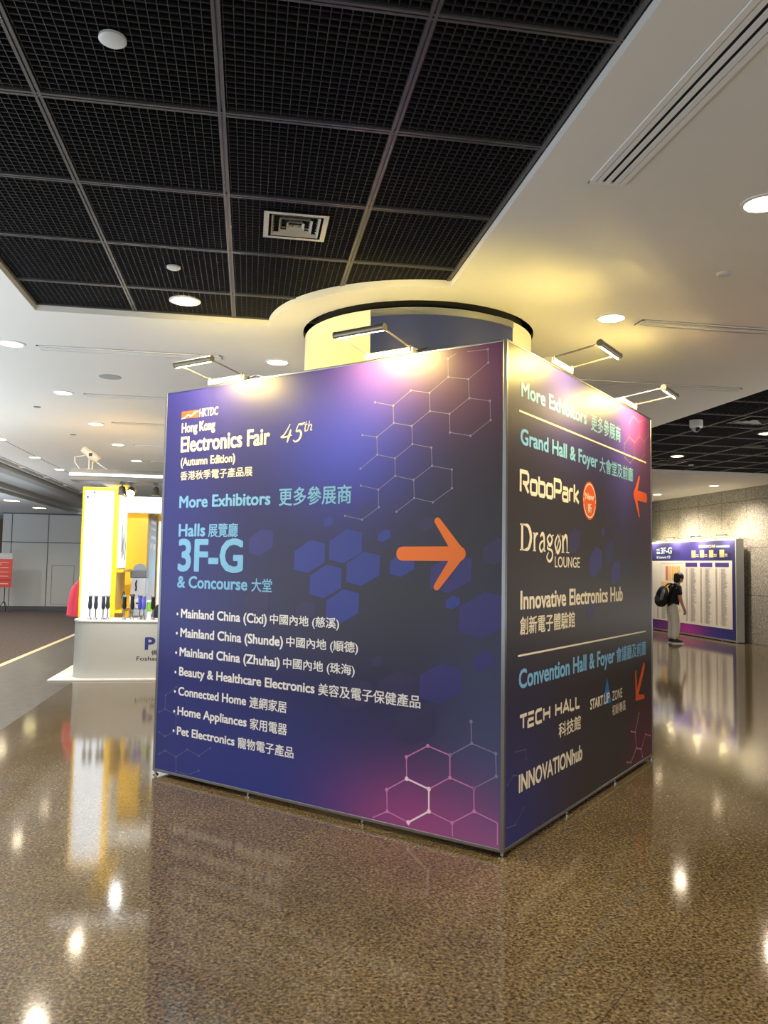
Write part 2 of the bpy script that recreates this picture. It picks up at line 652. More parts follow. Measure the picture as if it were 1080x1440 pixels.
# ---- bulkhead on the left with a slot rail, stepping down to the lower ceiling
def extrude_y(prof, y0, y1):
    mb = MB()
    n = len(prof)
    vs = [(x, y0, z) for x, z in prof] + [(x, y1, z) for x, z in prof]
    fs = [(i, i + 1, n + i + 1, n + i) for i in range(n - 1)]
    return mb.add(vs, fs)
prof = [(-4.95, 3.70), (-4.95, 3.60), (-5.02, 3.60), (-5.02, 3.50), (-5.12, 3.44), (-5.30, 3.40), (-5.48, 3.33), (-5.48, 3.24), (-5.56, 3.21), (-5.56, 3.14), (-16, 3.14)]
M_bulk = mat('grey_bulkhead_paint', srgb(186, 190, 192), 0.6)
bulk = struct(extrude_y(prof, -6, 33).build('trim_1', M_bulk), 'stepped grey bulkhead above the carpet')
b = MB(); b.box(-4.95, -4.72, -6, 27.5, 3.66, 3.70)
b.build('slot_back', mat('slot_grey', srgb(120, 124, 128), 0.7), bulk)
b = MB()
b.box(-4.955, -4.92, -6, 27.5, 3.585, 3.66); b.box(-4.75, -4.715, -6, 27.5, 3.585, 3.66)
for i in range(16):
    b.box(-4.92, -4.75, -5 + i * 2.1, -4.97 + i * 2.1, 3.60, 3.64)
b.build('slot_rail', M_whitep, bulk)
b = MB(); b.box(-4.045, -4.030, -6, 27.5, 3.598, 3.6035)
b.build('ceiling_joint', mat('joint_grey', srgb(96, 104, 110), 0.7), ceil)
# ---- walls
b = MB(); b.box(11.42, 11.7, -6, 27.5, 0, 3.7)
struct(b.build('wall_right', stone_wall()), 'wall of speckled grey stone slabs')
M_panel = mat('pale_grey_wall_panel', srgb(196, 198, 196), 0.35)
b = MB(); b.box(-7.85, -5.0, 27.5, 27.7, 0.14, 3.14)
wl = struct(b.build('wall_far', M_panel), 'pale grey panelled wall beyond the carpet')
b = MB()
for x in (-7.57, -6.45):
    b.box(x - .012, x + .012, 27.494, 27.5, 0.14, 3.14)
b.box(-7.85, -5.0, 27.493, 27.5, 2.18, 2.205)
b.box(-7.85, -5.0, 27.492, 27.5, 3.10, 3.14)
b.build('panel_joint', mat('panel_joint_dark', srgb(92, 94, 96), 0.7), wl)
b = MB()
for (x0, x1, z0, z1) in ((-6.3, -5.6, 1.445, 1.46), (-6.3, -6.285, .2, 1.46), (-5.615, -5.6, .2, 1.46), (-6.3, -5.6, .2, .212)):
    b.box(x0, x1, 27.492, 27.5, z0, z1)
b.build('access_hatch', mat('hatch_line', srgb(140, 140, 140), 0.6), wl)
b = MB(); b.box(-7.87, -5.0, 27.46, 27.7, 0, 0.14)
struct(b.build('baseboard_far', mat('dark_skirting', srgb(88, 90, 94), 0.5)))
b = MB(); b.box(-5.0, 11.5, 27.5, 27.7, 0, 3.7)
struct(b.build('wall_back', M_panel))
b = MB(); b.box(-16, -5.0, 33, 33.2, 0, 3.2)
struct(b.build('wall_left', mat('brown_hall_wall', srgb(120, 92, 74), 0.6)))

# ---- the round column inside the sign cube
b = MB()
b.lathe([(0.955, 0), (0.955, 3.555)], 96, (CX, CY, 0))
col = struct(b.build('trim_2', mat('cream_column_paint', srgb(232, 226, 204), 0.35), smooth=40), 'round white column rising behind the sign cube')
def arc_shell(r0, r1, t0, t1, z0, z1, n=40):
    pts = [(CX + r1 * math.cos(t0 + (t1 - t0) * i / n), CY + r1 * math.sin(t0 + (t1 - t0) * i / n)) for i in range(n + 1)]
    pts += [(CX + r0 * math.cos(t1 - (t1 - t0) * i / n), CY + r0 * math.sin(t1 - (t1 - t0) * i / n)) for i in range(n + 1)]
    return MB().prism(pts, z0, z1)
T0, T1 = math.radians(-122.5), math.radians(-54)
arc_shell(0.955, 0.985, T0, T1, 0.4, 3.49).build('banner', mat('blue_banner', srgb(40, 50, 104), 0.45), col, smooth=30)
arc_shell(0.955, 0.992, T0, T1, 3.49, 3.54).build('banner_rail', M_alu, col, smooth=30)
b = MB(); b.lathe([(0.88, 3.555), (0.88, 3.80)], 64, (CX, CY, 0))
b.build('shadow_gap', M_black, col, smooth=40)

# ================================================================== CEILING FITTINGS
def make_downlight(label, loc):
    t = thing('downlight', label, 'ceiling light', loc, 0, 'recessed ceiling downlights')
    b = MB(); b.lathe([(0.118, 0), (0.118, -0.006), (0.098, -0.009), (0.094, -0.002), (0.094, 0.0)], 32, caps=False)
    b.build('trim_ring', M_whitep, t, smooth=40)
    b = MB(); b.lathe([(0.0005, -0.0065), (0.094, -0.0065), (0.094, -0.003), (0.0005, -0.003)], 32, caps=False)
    b.build('diffuser', M_down, t)
    return t
down0 = None
def lamp_at(t, k=1.0):
    ld = bpy.data.lights.new('downlight_beam', 'SPOT')
    ld.energy = DOWN_W * k
    ld.color = DOWN_COL
    ld.spot_size = math.radians(150)
    ld.spot_blend = 0.8
    ld.shadow_soft_size = 0.08
    ld.specular_factor = 0.2
    lo = bpy.data.objects.new('downlight_beam', ld)
    COL.objects.link(lo)
    lo.location = (t.location.x, t.location.y, t.location.z - 0.05)
LIGHTS = [
    ('round downlight nearest the camera in the row leading to the booth, before the speaker grille', -2.17, 7.60, CEIL),
    ('second round downlight from the camera in the row leading to the booth', -2.19, 9.73, CEIL),
    ('third round downlight from the camera in the row leading to the booth', -2.21, 11.88, CEIL),
    ('fourth round downlight from the camera in the row leading to the booth', -2.22, 13.91, CEIL),
    ('farthest round downlight of the row leading to the booth, low above its beam', -2.21, 16.10, CEIL),
    ('nearest of the three round downlights beside the grey bulkhead', -4.05, 13.80, CEIL),
    ('middle one of the three round downlights beside the grey bulkhead', -4.09, 16.14, CEIL),
    ('farthest of the three round downlights beside the grey bulkhead', -4.09, 18.16, CEIL),
    ('round downlight in white ceiling beside the column, above the arm lamp over the fair title', 0.22, 7.71, CEIL),
    ('lit round downlight set in the large black grille, near its edge by the column', -0.535, 6.17, 3.645),
    ('round downlight in the white ceiling between the column and a slot diffuser', 2.72, 5.73, CEIL),
    ('round downlight in white ceiling nearest the camera, beside the big slot diffuser', 2.63, 3.73, CEIL),
    ('farther of the two lit downlights in the far black grille, above the directory board', 7.35, 12.9, 3.645),
    ('round downlight on the white ceiling strip before the stone wall', 10.49, 16.82, CEIL),
    ('round downlight on the white ceiling strip above the directory board, beside the sign cube edge', 10.40, 19.25, CEIL),
    ('nearer of the two lit downlights in the far black grille, past the dome camera', 7.32, 10.4, 3.645),
]
for (lab, x, y, z) in LIGHTS:
    if down0 is None:
        down0 = make_downlight(lab, (x, y, z)); t = down0
    else:
        t = dup(down0, lab, (x, y, z))
    lamp_at(t, 2.2 if x > 9 else 1.0)
# the rows go on over the camera and behind the sign cube
for (lab, x, y) in (('downlight of the booth row beside the large black grille, close to its far corner', -2.17, 5.45),
                   ('downlight of the booth row beside the middle of the large black grille', -2.17, 3.3), ('downlight of the booth row level with the camera', -2.17, 1.1),
                   ('downlight beside the middle of the big slot diffuser', 2.63, 1.6), ('downlight just behind the near end of the big slot diffuser', 2.63, -0.6),
                   ('downlight hidden behind the sign cube, between its slot diffusers', 2.72, 8.0), ('farther downlight hidden behind the column', 0.22, 9.9),
                   ('farthest downlight hidden behind the sign cube', 2.72, 10.2)):
    t = dup(down0, lab, (x, y, CEIL))
    lamp_at(t)
# beams of the lower ceiling's rectangular lamps, plus added unseen ones brightening the far wall
for (x, y) in ((-6.0, 21.66), (-6.02, 24.5), (-8.8, 21.66), (-8.8, 24.5), (-6.0, 18.8), (-8.8, 18.8)):
    ld = bpy.data.lights.new('lower_lamp_and_fill_beam', 'SPOT')
    ld.energy = 60; ld.color = (1, .90, .74); ld.spot_size = math.radians(160); ld.spot_blend = .6; ld.shadow_soft_size = .12
    lo = bpy.data.objects.new('lower_lamp_and_fill_beam', ld); lo.location = (x, y, 3.06); COL.objects.link(lo)
first = None
for lab, x, y in (('nearer of the two yellow rectangular lamps in the lower ceiling', -6.0, 21.66), ('farther of the two yellow rectangular lamps in the lower ceiling', -6.02, 24.5)):
    if first is None:
        first = thing('ceiling_lamp', lab, 'ceiling light', (x, y, 3.14), 0, 'rectangular lamps in the lower ceiling')
        b = MB(); b.box(-.17, .17, -.17, .17, -0.012, 0)
        b.build('frame', M_whitep, first)
        b = MB(); b.box(-.15, .15, -.15, .15, -0.016, -0.012)
        b.build('diffuser', mat('yellow_diffuser', (1, 1, 1, 1), .5, emit=(1, .86, .42), emit_strength=5), first)
    else:
        dup(first, lab, (x, y, 3.14))

def slot_diffuser(label, x0, x1, y0, y1, n, group='slot air diffusers'):
    cx, cy = (x0 + x1) / 2, (y0 + y1) / 2
    t = thing('slot_diffuser', label, 'air vent', (cx, cy, CEIL), 0, group)
    hx, hy = (x1 - x0) / 2, (y1 - y0) / 2
    b = MB(); b.box(-hx + .004, hx - .004, -hy + .004, hy - .004, -0.003, 0.0)
    b.build('dark_slots', M_black, t)
    b = MB()
    along_x = hx > hy
    w = hy if along_x else hx
    for i in range(n + 1):
        c = -w + 2 * w * i / n
        bw = 0.012 if 0 < i < n else 0.014
        c = min(max(c, -w + bw), w - bw)
        if along_x:
            b.box(-hx, hx, c - bw, c + bw, -0.012, -0.003)
        else:
            b.box(c - bw, c + bw, -hy, hy, -0.012, -0.003)
    if along_x:
        b.box(-hx, -hx + .02, -hy, hy, -.0125, -.003); b.box(hx - .02, hx, -hy, hy, -.0125, -.003)
    else:
        b.box(-hx, hx, -hy, -hy + .02, -.0125, -.003); b.box(-hx, hx, hy - .02, hy, -.0125, -.003)
    b.build('blades', M_whitep, t)
    return t
slot_diffuser('long white diffuser with four wide dark slots beside the large black grille', 1.63, 1.815, 0.3, 3.69, 4)
slot_diffuser('slot diffuser between the large black grille and the round speaker grille', -1.96, -0.31, 7.59, 7.75, 5)
slot_diffuser('slot diffuser just beyond the round speaker grille in the white ceiling', -1.96, -0.31, 9.72, 9.88, 5)
slot_diffuser('third slot diffuser from the large black grille towards the booth', -1.96, -0.31, 11.65, 11.81, 5)
slot_diffuser('fourth slot diffuser from the large black grille towards the booth', -1.96, -0.31, 13.85, 14.01, 5)
slot_diffuser('farthest thin slot diffuser above the booth beam', -1.96, -0.31, 16.0, 16.16, 5)
slot_diffuser('slot diffuser next to the round downlight, on the column\'s side away from the booth', 2.97, 5.13, 5.71, 5.85, 5)
slot_diffuser('slot diffuser in the white ceiling before the far black grille, behind the arm lamps', 2.97, 5.13, 7.68, 7.82, 5)

def square_diffuser(label, x, y, s, steps=4, m=M_grey_alu):
    t = thing('square_diffuser', label, 'air vent', (x, y, 3.642), 0)
    b = MB()
    h = s / 2
    for k in range(steps):
        o = h * (1 - k * 0.24)
        i = o - h * (0.13 if k else 0.16)
        z0, z1 = -0.006 + 0.0 * k, 0.03
        pts = [(-1, -1), (1, -1), (1, 1), (-1, 1)]
        vs = [(px * o, py * o, z0) for px, py in pts] + [(px * i, py * i, (z1 if k else z0)) for px, py in pts]
        b.add(vs, [(j, 4 + j, 4 + (j + 1) % 4, (j + 1) % 4) for j in range(4)])
    b.build('louvre_frames', m, t)
    b = MB(); b.box(-h * .97, h * .97, -h * .97, h * .97, 0.031, 0.035)
    b.build('dark_back', M_black, t)
    return t
square_diffuser('square air diffuser with nested frames in the black grille ceiling', 0.216, 4.63, 0.37, m=mat('diffuser_metal', srgb(205, 200, 182), 0.35, 0.2))
square_diffuser('square air diffuser in the far black grille beside the dome camera', 6.55, 9.5, 0.55, m=mat('diffuser_metal2', srgb(84, 82, 78), .4, .2))
square_diffuser('square air diffuser low in the far black grille, nearest the white strip', 7.6, 13.7, 0.55, m=MATS['diffuser_metal2'])

def ceiling_disc(name, label, cat, x, y, z, r, h, m):
    b = MB(); b.lathe([(r, 0), (r, -h * .6), (r * .82, -h), (0.001, -h)], 32, caps=False)
    o = b.build(name, m, None, smooth=40)
    o.location = (x, y, z)
    return tag(o, label, cat)
M_disc = mat('pale_grey_plastic', srgb(206, 206, 204), 0.4)
ceiling_disc('smoke_detector', 'larger pale round detector disc in the black grille, nearest the camera', 'detector', -0.567, 3.07, 3.648, 0.052, 0.016, M_disc)
ceiling_disc('smoke_detector', 'small pale round disc in black grille before the lit downlight', 'detector', -0.556, 5.47, 3.648, 0.046, 0.016, M_disc)
ceiling_disc('ceiling_sensor', 'small white round sensor on the white ceiling beyond the big slot diffuser', 'sensor', 3.007, 4.691, CEIL, 0.044, 0.02, M_disc)
ceiling_disc('speaker', 'oval looking grey speaker grille in white ceiling between two slot diffusers', 'speaker', -1.504, 8.76, CEIL, 0.115, 0.006, mat('speaker_mesh', srgb(160, 160, 158), .6))
ceiling_disc('sprinkler_plate', 'tiny grey cover plate on white ceiling, nearer one, beside the booth row of downlights', 'sprinkler', -2.72, 10.73, CEIL, 0.045, 0.008, M_grey_alu)
ceiling_disc('sprinkler_plate', 'tiny grey cover plate on white ceiling just above the clip-on spotlight of the booth beam', 'sprinkler', -2.75, 13.0, CEIL, 0.045, 0.008, M_grey_alu)
ceiling_disc('speaker', 'dark round speaker in the far black grille above the stone wall', 'speaker', 7.9, 11.5, 3.645, 0.14, 0.01, M_grille)
ceiling_disc('ceiling_sensor', 'small pale disc in the far black grille, just under the dome camera', 'sensor', 5.65, 10.9, 3.645, 0.05, 0.012, M_disc)
ceiling_disc('ceiling_sensor', 'small disc in the far black grille below the farther downlight', 'sensor', 8.2, 13.9, 3.645, 0.05, 0.012, M_disc)

# dome camera
t = thing('dome_camera', 'white dome security camera on the edge of the far black grille', 'security camera', (5.83, 9.75, 3.60))
b = MB(); b.lathe([(0.085, 0.05), (0.085, -0.035), (0.072, -0.05), (0.05, -0.05)], 32)
b.build('housing', M_whitep, t, smooth=40)
b = MB(); b.lathe([(0.058, -0.05)] + [(0.058 * math.cos(k * PI / 16), -0.05 - 0.058 * math.sin(k * PI / 16)) for k in range(1, 8)] + [(0.001, -0.108)], 32, caps=False)
b.build('dome', mat('grey_dome', srgb(186, 186, 186), 0.15), t, smooth=60)
b = MB(); b.lathe([(0.03, 0), (0.03, 0.012), (0.018, 0.02), (0.001, 0.02)], 20, caps=False, M=Matrix.Translation((-0.01, -0.05, -0.078)) @ Matrix.Rotation(math.radians(100), 4, 'X'))
b.build('lens', M_dark, t, smooth=40)

# ================================================================== SIGN CUBE
KX, KY, KRZ = 1.427, 6.618, math.radians(-43.72)
kiosk = thing('sign_cube', 'large square exhibition sign cube of four dark blue printed walls around the column', 'sign', (KX, KY, 0), KRZ)
BLUE = srgb(66, 76, 216)
M_printL = print_material('blue_hexagon_artwork_halls', srgb(46, 42, 52), [
    (-1.45, 1.9, 0.95, 2.2, srgb(48, 50, 126), 0.95),
    (-0.4, -0.1, 1.7, 0.95, srgb(40, 54, 140), 0.9),
    (-1.3, 3.0, 1.1, 0.7, srgb(48, 42, 128), 0.7),
    (0.33, 2.55, 0.55, 0.52, BLUE, 0.95),
    (0.55, 3.0, 0.50, 0.35, srgb(112, 70, 170), 0.55),
    (1.42, 2.9, 0.50, 0.42, srgb(98, 46, 104), 0.85),
    (1.45, 0.35, 0.42, 0.9, srgb(72, 84, 134), 0.75),
    (0.95, 0.02, 0.60, 0.34, srgb(160, 72, 138), 0.95),
    (1.45, -0.05, 0.35, 0.25, srgb(150, 90, 146), 0.8),
])
M_printR = print_material('blue_hexagon_artwork_foyers', srgb(50, 44, 50), [
    (-1.5, 0.0, 0.75, 0.75, srgb(42, 46, 118), 0.95),
    (-0.3, 2.9, 0.9, 0.45, srgb(74, 66, 176), 0.75),
    (0.75, 2.75, 0.40, 0.62, srgb(84, 70, 190), 0.75),
    (1.15, 3.0, 0.36, 0.32, srgb(176, 72, 178), 0.85),
    (1.45, 2.5, 0.30, 0.7, srgb(104, 60, 112), 0.7),
    (1.35, 0.05, 0.50, 0.50, srgb(96, 28, 52), 0.85),
])
panels = []
for i in range(4):
    b = MB(); b.box(-1.478, 1.478, -1.4985, -1.475, 0.050, 2.999)
    p = b.build('graphic_panel', M_printR if i % 2 else M_printL, kiosk)
    p.rotation_euler = (0, 0, i * PI / 2)
    panels.append(p)
    b = MB(); b.box(-1.478, 1.478, -1.502, -1.462, 2.999, 3.012)
    r = b.build('top_rail', M_alu, kiosk, bevel=.003); r.rotation_euler = (0, 0, i * PI / 2)
    b = MB(); b.box(-1.478, 1.478, -1.502, -1.462, 0.03, 0.050)
    r = b.build('bottom_rail', M_alu, kiosk, bevel=.003); r.rotation_euler = (0, 0, i * PI / 2)
    b = MB(); b.box(-1.502, -1.478, -1.502, -1.478, 0.03, 3.012)
    r = b.build('corner_post', M_alu, kiosk, bevel=.003); r.rotation_euler = (0, 0, i * PI / 2)
    for u in (-1.484, -0.5, 0.5):
        b = MB(); b.lathe([(0.022, 0), (0.022, 0.008), (0.010, 0.012), (0.010, 0.035)], 16, (u, -1.484, 0))
        r = b.build('foot', M_chrome, kiosk, smooth=40); r.rotation_euler = (0, 0, i * PI / 2)
P0, P1 = panels[0], panels[1]
FYP = -1.4987
def U(u):
    return u - 1.5
TEXT_L = [
    ('Hong Kong', .201, .571, 2.667, .076, 'b', 'cream'), ('Electronics Fair', .196, 1.134, 2.513, .122, 'b', 'cream'),
    ('(Autumn Edition)', .201, .792, 2.405, .063, 'b', 'cream'), ('香港秋季電子產品展', .202, .971, 2.290, .073, 'c', 'cream'),
    ('More Exhibitors', .201, 1.155, 2.076, .091, 'b', 'cyan'), ('更多參展商', 1.235, 1.875, 2.062, .130, 'c', 'cyan'),
    ('Halls', .205, .500, 1.853, .096, 'b', 'cyan'), ('展覽廳', .531, .842, 1.845, .105, 'c', 'cyan'),
    ('3F-G', .206, .903, 1.586, .244, 'b', 'cyan'), ('& Concourse', .208, .952, 1.457, .090, 'b', 'cyan'), ('大堂', .992, 1.191, 1.449, .098, 'c', 'cyan'),
    ('Mainland China (Cixi)', .261, 1.149, 1.227, .068, 'b', 'white'), ('中國內地 (慈溪)', 1.179, 1.794, 1.218, .084, 'c', 'white'),
    ('Mainland China (Shunde)', .262, 1.307, 1.080, .068, 'b', 'white'), ('中國內地 (順德)', 1.336, 1.953, 1.070, .084, 'c', 'white'),
    ('Mainland China (Zhuhai)', .260, 1.282, .935, .066, 'b', 'white'), ('中國內地 (珠海)', 1.312, 1.929, .922, .084, 'c', 'white'),
    ('Beauty & Healthcare Electronics', .262, 1.598, .786, .066, 'b', 'white'), ('美容及電子保健產品', 1.628, 2.434, .778, .082, 'c', 'white'),
    ('Connected Home', .260, .972, .637, .064, 'b', 'white'), ('連網家居', 1.004, 1.355, .625, .082, 'c', 'white'),
    ('Home Appliances', .259, .983, .488, .064, 'b', 'white'), ('家用電器', 1.015, 1.363, .475, .082, 'c', 'white'),
    ('Pet Electronics', .260, .870, .339, .062, 'b', 'white'), ('寵物電子產品', .901, 1.426, .328, .080, 'c', 'white'),
]
TEXT_R = [
    ('More Exhibitors', .207, 1.347, 2.705, .098, 'b', 'cyan'), ('更多參展商', 1.435, 2.123, 2.677, .130, 'c', 'cyan'),
    ('Grand Hall & Foyer', .200, 1.581, 2.410, .098, 'b', 'cyan'), ('大會堂及前廳', 1.621, 2.449, 2.388, .118, 'c', 'cyan'),
    ('Innovative Electronics Hub', .212, 2.169, 1.404, .112, 'b', 'cream'), ('創新電子體驗館', .208, 1.113, 1.248, .114, 'c', 'cream'),
    ('Convention Hall & Foyer', .196, 1.965, .933, .112, 'b', 'cyan'), ('會議廳及前廳', 2.003, 2.799, .922, .123, 'c', 'cyan'),
    ('科技館', .823, 1.229, .537, .099, 'c', 'cream'), ('START', 1.419, 1.694, .641, .073, 'b', 'cream'), ('UP', 1.712, 1.847, .641, .078, 'w', 'cream'),
    ('ZONE', 1.907, 2.148, .642, .072, 'n', 'cream'), ('初創專區', 1.906, 2.237, .530, .078, 'c', 'cream'),
    ('INNOVATIONhub', .205, 1.260, .322, .104, 'b', 'cream'),
]
INK = {'cream': M_cream, 'white': M_whiteprint, 'cyan': M_cyan}
for panel, table in ((P0, TEXT_L), (P1, TEXT_R)):
    for (s, u0, u1, z0, h, st, c) in table:
        bold = None
        if s == '初創專區':
            bold = 0.0
        b = MB(); text_into(b, s, U(u0), U(u1), z0, h, FYP - 0.001, st, bold=bold)
        b.build('lettering', INK[c], panel)
# bullet dots
b = MB()
for z in (1.253, 1.105, .956, .808, .661, .511, .364):
    b.disc(U(.222), z, .011, FYP - .001, 16)
b.build('bullet_dots', M_whiteprint, P0)
# fair logo: a small orange flag with a swoosh, and its letters
b = MB(); b.flat([(U(.193), 2.781), (U(.384), 2.776), (U(.381), 2.835), (U(.195), 2.836)], FYP - .0006)
b.build('logo_flag', M_orange_d, P0)
b = MB(); b.stroke([(U(.190), 2.779), (U(.23), 2.786), (U(.262), 2.803), (U(.276), 2.806), (U(.292), 2.792), (U(.315), 2.800), (U(.35), 2.820), (U(.39), 2.826)], [.004, .012, .012, .010, .009, .012, .013, .004], FYP - .0014)
b.build('logo_swoosh', M_cream, P0)
b = MB(); text_into(b, 'HKTDC', U(.393), U(.595), 2.778, .062, FYP - .001, 'w', shear=0.08)
b.build('lettering', M_cream, P0)
# 45th in a slanted calligraphic hand
def curve(pts, n=6):
    """Catmull-Rom through the points"""
    out = []
    P = [Vector(p) for p in pts]
    P = [P[0]] + P + [P[-1]]
    for i in range(1, len(P) - 2):
        for k in range(n):
            t = k / n
            a, b_, c, d = P[i - 1], P[i], P[i + 1], P[i + 2]
            out.append(0.5 * ((2 * b_) + (c - a) * t + (2 * a - 5 * b_ + 4 * c - d) * t * t + (3 * b_ - a - 3 * c + d) * t ** 3))
    out.append(P[-2])
    return [tuple(p) for p in out]
def pen(mb, pts, w0, w1, x, z, sx, sz, y, smooth=True, shear=0.0):
    c = curve(pts) if smooth else pts
    n = len(c)
    ws = [w0 + (w1 - w0) * math.sin(PI * i / max(1, n - 1)) for i in range(n)]
    c = [(x + a * sx + shear * b_ * sz, z + b_ * sz) for a, b_ in c]
    return mb.stroke(c, ws, y)
b = MB()
y = FYP - .001
pen(b, [(.42, 1.0), (.30, .72), (.12, .42), (.0, .33), (.2, .31), (.45, .36), (.6, .38)], .006, .013, U(1.238), 2.513, .165, .13, y, shear=.12)
pen(b, [(.50, .70), (.44, .40), (.36, 0.0)], .010, .020, U(1.238), 2.513, .165, .13, y, shear=.12)
pen(b, [(.28, .92), (.18, .56), (.38, .56), (.50, .38), (.42, .10), (.20, -.02), (.05, .08)], .006, .018, U(1.345), 2.516, .15, .13, y, shear=.12)
pen(b, [(.27, .93), (.45, .90), (.66, .98)], .007, .016, U(1.345), 2.516, .15, .13, y, shear=.12)
pen(b, [(.12, 1.0), (.10, .4), (.16, .02), (.34, .1)], .004, .010, U(1.447), 2.580, .09, .072, y, shear=.2)
pen(b, [(-.05, .66), (.30, .68)], .004, .007, U(1.447), 2.580, .09, .072, y, shear=.2)
pen(b, [(.44, 1.0), (.42, .5), (.40, 0.0)], .004, .009, U(1.447), 2.580, .09, .072, y, shear=.2)
pen(b, [(.41, .35), (.6, .62), (.72, .5), (.70, .08), (.86, .1)], .004, .009, U(1.447), 2.580, .09, .072, y, shear=.2)
b.build('lettering', M_cream, P0)
# arrows
def arrow_mesh(tail, tip, h1, h2, w_shaft, w_end, y):
    mb = MB()
    mb.stroke([tail, tip], w_shaft, y, cap=True)
    tip = Vector(tip)
    for k, h in enumerate((h1, h2)):
        mb.stroke([tuple(h), tuple(tip)], [w_end, w_shaft * .86], y - .0003 * (k + 1), cap=True)
    return mb
arrow_mesh((U(2.283), 1.732), (U(2.695), 1.734), (U(2.540), 1.935), (U(2.540), 1.530), .089, .044, FYP - .001).build('arrow', M_orange, P0)
arrow_mesh((U(2.815), 2.284), (U(2.505), 2.286), (U(2.625), 2.445), (U(2.615), 2.115), .086, .034, FYP - .001).build('arrow', M_orange_d, P1)
arrow_mesh((U(2.735), .830), (U(2.525), .590), (U(2.505), .800), (U(2.735), .572), .060, .034, FYP - .001).build('arrow', M_orange_d, P1)
# divider lines
for z0, z1, u1 in ((2.611, 2.597, 2.832), (1.129, 1.124, 2.802)):
    b = MB(); b.stroke([(U(.182), z0), (U(u1), z1)], .012, FYP - .001)
    b.build('divider_line', M_cream, P1)
# filled hexagons of the artwork (all the same slightly skewed hexagon)
HX = [(.004, .114), (.135, .090), (.133, -.040), (-.015, -.114), (-.139, -.090), (-.136, .034)]
def clip_u(poly, lim=1.477):
    out = []
    for i, p in enumerate(poly):
        q = poly[(i + 1) % len(poly)]
        if p[0] <= lim:
            out.append(p)
        if (p[0] <= lim) != (q[0] <= lim):
            t = (lim - p[0]) / (q[0] - p[0])
            out.append((lim, p[1] + t * (q[1] - p[1])))
    return out
def hexes(panel, lst, m, dy):
    for k, (u, z, s) in enumerate(lst):
        mb = MB()
        mb.flat(clip_u([(U(u) + x * s, z + q * s) for x, q in HX][::-1]), FYP - dy - 0.00002 * k)
        mb.build('hexagon', m, panel)
hexes(P0, [(1.526, 1.707, 1), (1.835, 1.778, 1), (1.981, 1.631, .98), (1.672, 1.541, 1), (1.819, 1.38, 1), (1.686, 1.944, .30), (2.143, 1.847, .36), (2.653, 1.439, .36), (2.285, 1.662, .68)], M_hex, .0003)
hexes(P0, [(1.998, 2.013, .42), (1.074, 1.805, .85), (2.574, .946, 1.08), (2.865, 1.104, .52), (2.639, 1.613, 1.05), (2.862, 1.373, 1.2)], M_hex_dim, .0003)
hexes(P0, [(2.462, 1.917, .4), (1.503, 1.338, .62), (1.042, 1.37, .9), (2.106, 1.041, .32), (2.262, .876, 1.05), (2.398, .678, 1.1), (1.944, .817, .9), (2.95, 1.75, .7)], M_hex_dark, .0003)
hexes(P1, [(1.54, 1.707, 1), (1.992, 1.634, .85), (1.702, 1.934, .3)], M_hex_dim, .0003)
hexes(P1, [(1.849, 1.789, .9), (2.294, 1.672, .6), (2.04, 2.011, .4), (1.105, 1.848, .8), (1.45, 1.36, .7)], M_hex_dark, .0003)
# thin network lines with node dots
def network(panel, lines, m, w=.0036, node=.008, dy=.0005):
    mb = MB()
    seen = set()
    for L in lines:
        mb.stroke([(U(u), z) for u, z in L], w, FYP - dy)
        for p in L:
            if p not in seen and 0.04 < p[0] < 2.96 and 0.06 < p[1] < 2.97:
                seen.add(p)
                mb.disc(U(p[0]), p[1], node, FYP - dy - .0002, 10)
    return mb.build('network_lines', m, panel)
def clampz(L):
    return [[(min(max(u, .036), 2.962), min(max(z, .058), 2.98)) for u, z in l] for l in L]
network(P0, clampz([[(2.735, 2.97), (2.875, 2.965), (2.878, 2.883), (2.745, 2.798), (2.603, 2.828), (2.599, 2.944), (2.66, 2.97)], [(2.331, 2.774), (2.469, 2.743), (2.474, 2.627), (2.341, 2.544), (2.203, 2.575), (2.197, 2.689), (2.331, 2.774)], [(2.603, 2.828), (2.469, 2.743)], [(2.745, 2.798), (2.752, 2.68), (2.892, 2.649), (2.897, 2.533), (2.763, 2.448), (2.62, 2.48), (2.615, 2.596), (2.752, 2.68)], [(2.474, 2.627), (2.615, 2.596)], [(2.341, 2.544), (2.348, 2.427), (2.488, 2.395), (2.495, 2.28), (2.361, 2.198), (2.221, 2.23), (2.217, 2.344), (2.348, 2.427)], [(2.495, 2.28), (2.636, 2.249), (2.639, 2.134), (2.504, 2.052), (2.367, 2.083), (2.361, 2.198)], [(2.197, 2.689), (2.053, 2.725)], [(2.203, 2.575), (2.072, 2.493), (1.956, 2.515)], [(2.072, 2.493), (2.078, 2.377), (2.217, 2.344)], [(2.078, 2.377), (1.944, 2.291)], [(2.221, 2.23), (2.091, 2.147), (2.097, 2.031), (1.965, 1.953), (1.824, 1.982)], [(2.091, 2.147), (1.95, 2.179)], [(2.367, 2.083), (2.235, 2.0)]]), M_line)
network(P0, clampz([[(2.342, .343), (2.337, .474), (2.491, .563), (2.645, .529), (2.647, .398), (2.502, .307)], [(2.342, .343), (2.195, .252), (2.201, .12), (2.358, .082)], [(2.647, .398), (2.807, .362), (2.811, .231), (2.665, .138), (2.504, .175)], [(2.358, .082), (2.361, .058)], [(2.665, .138), (2.669, .06)], [(2.811, .231), (2.97, .193)], [(2.962, .193), (2.962, .07)], [(2.201, .12), (2.09, .06)]]), M_pinkline, .007, .012)
network(P0, clampz([[(2.807, .362), (2.952, .454), (2.947, .582), (2.791, .619), (2.645, .529)], [(2.791, .619), (2.785, .745)]]), M_line, .006, .011)
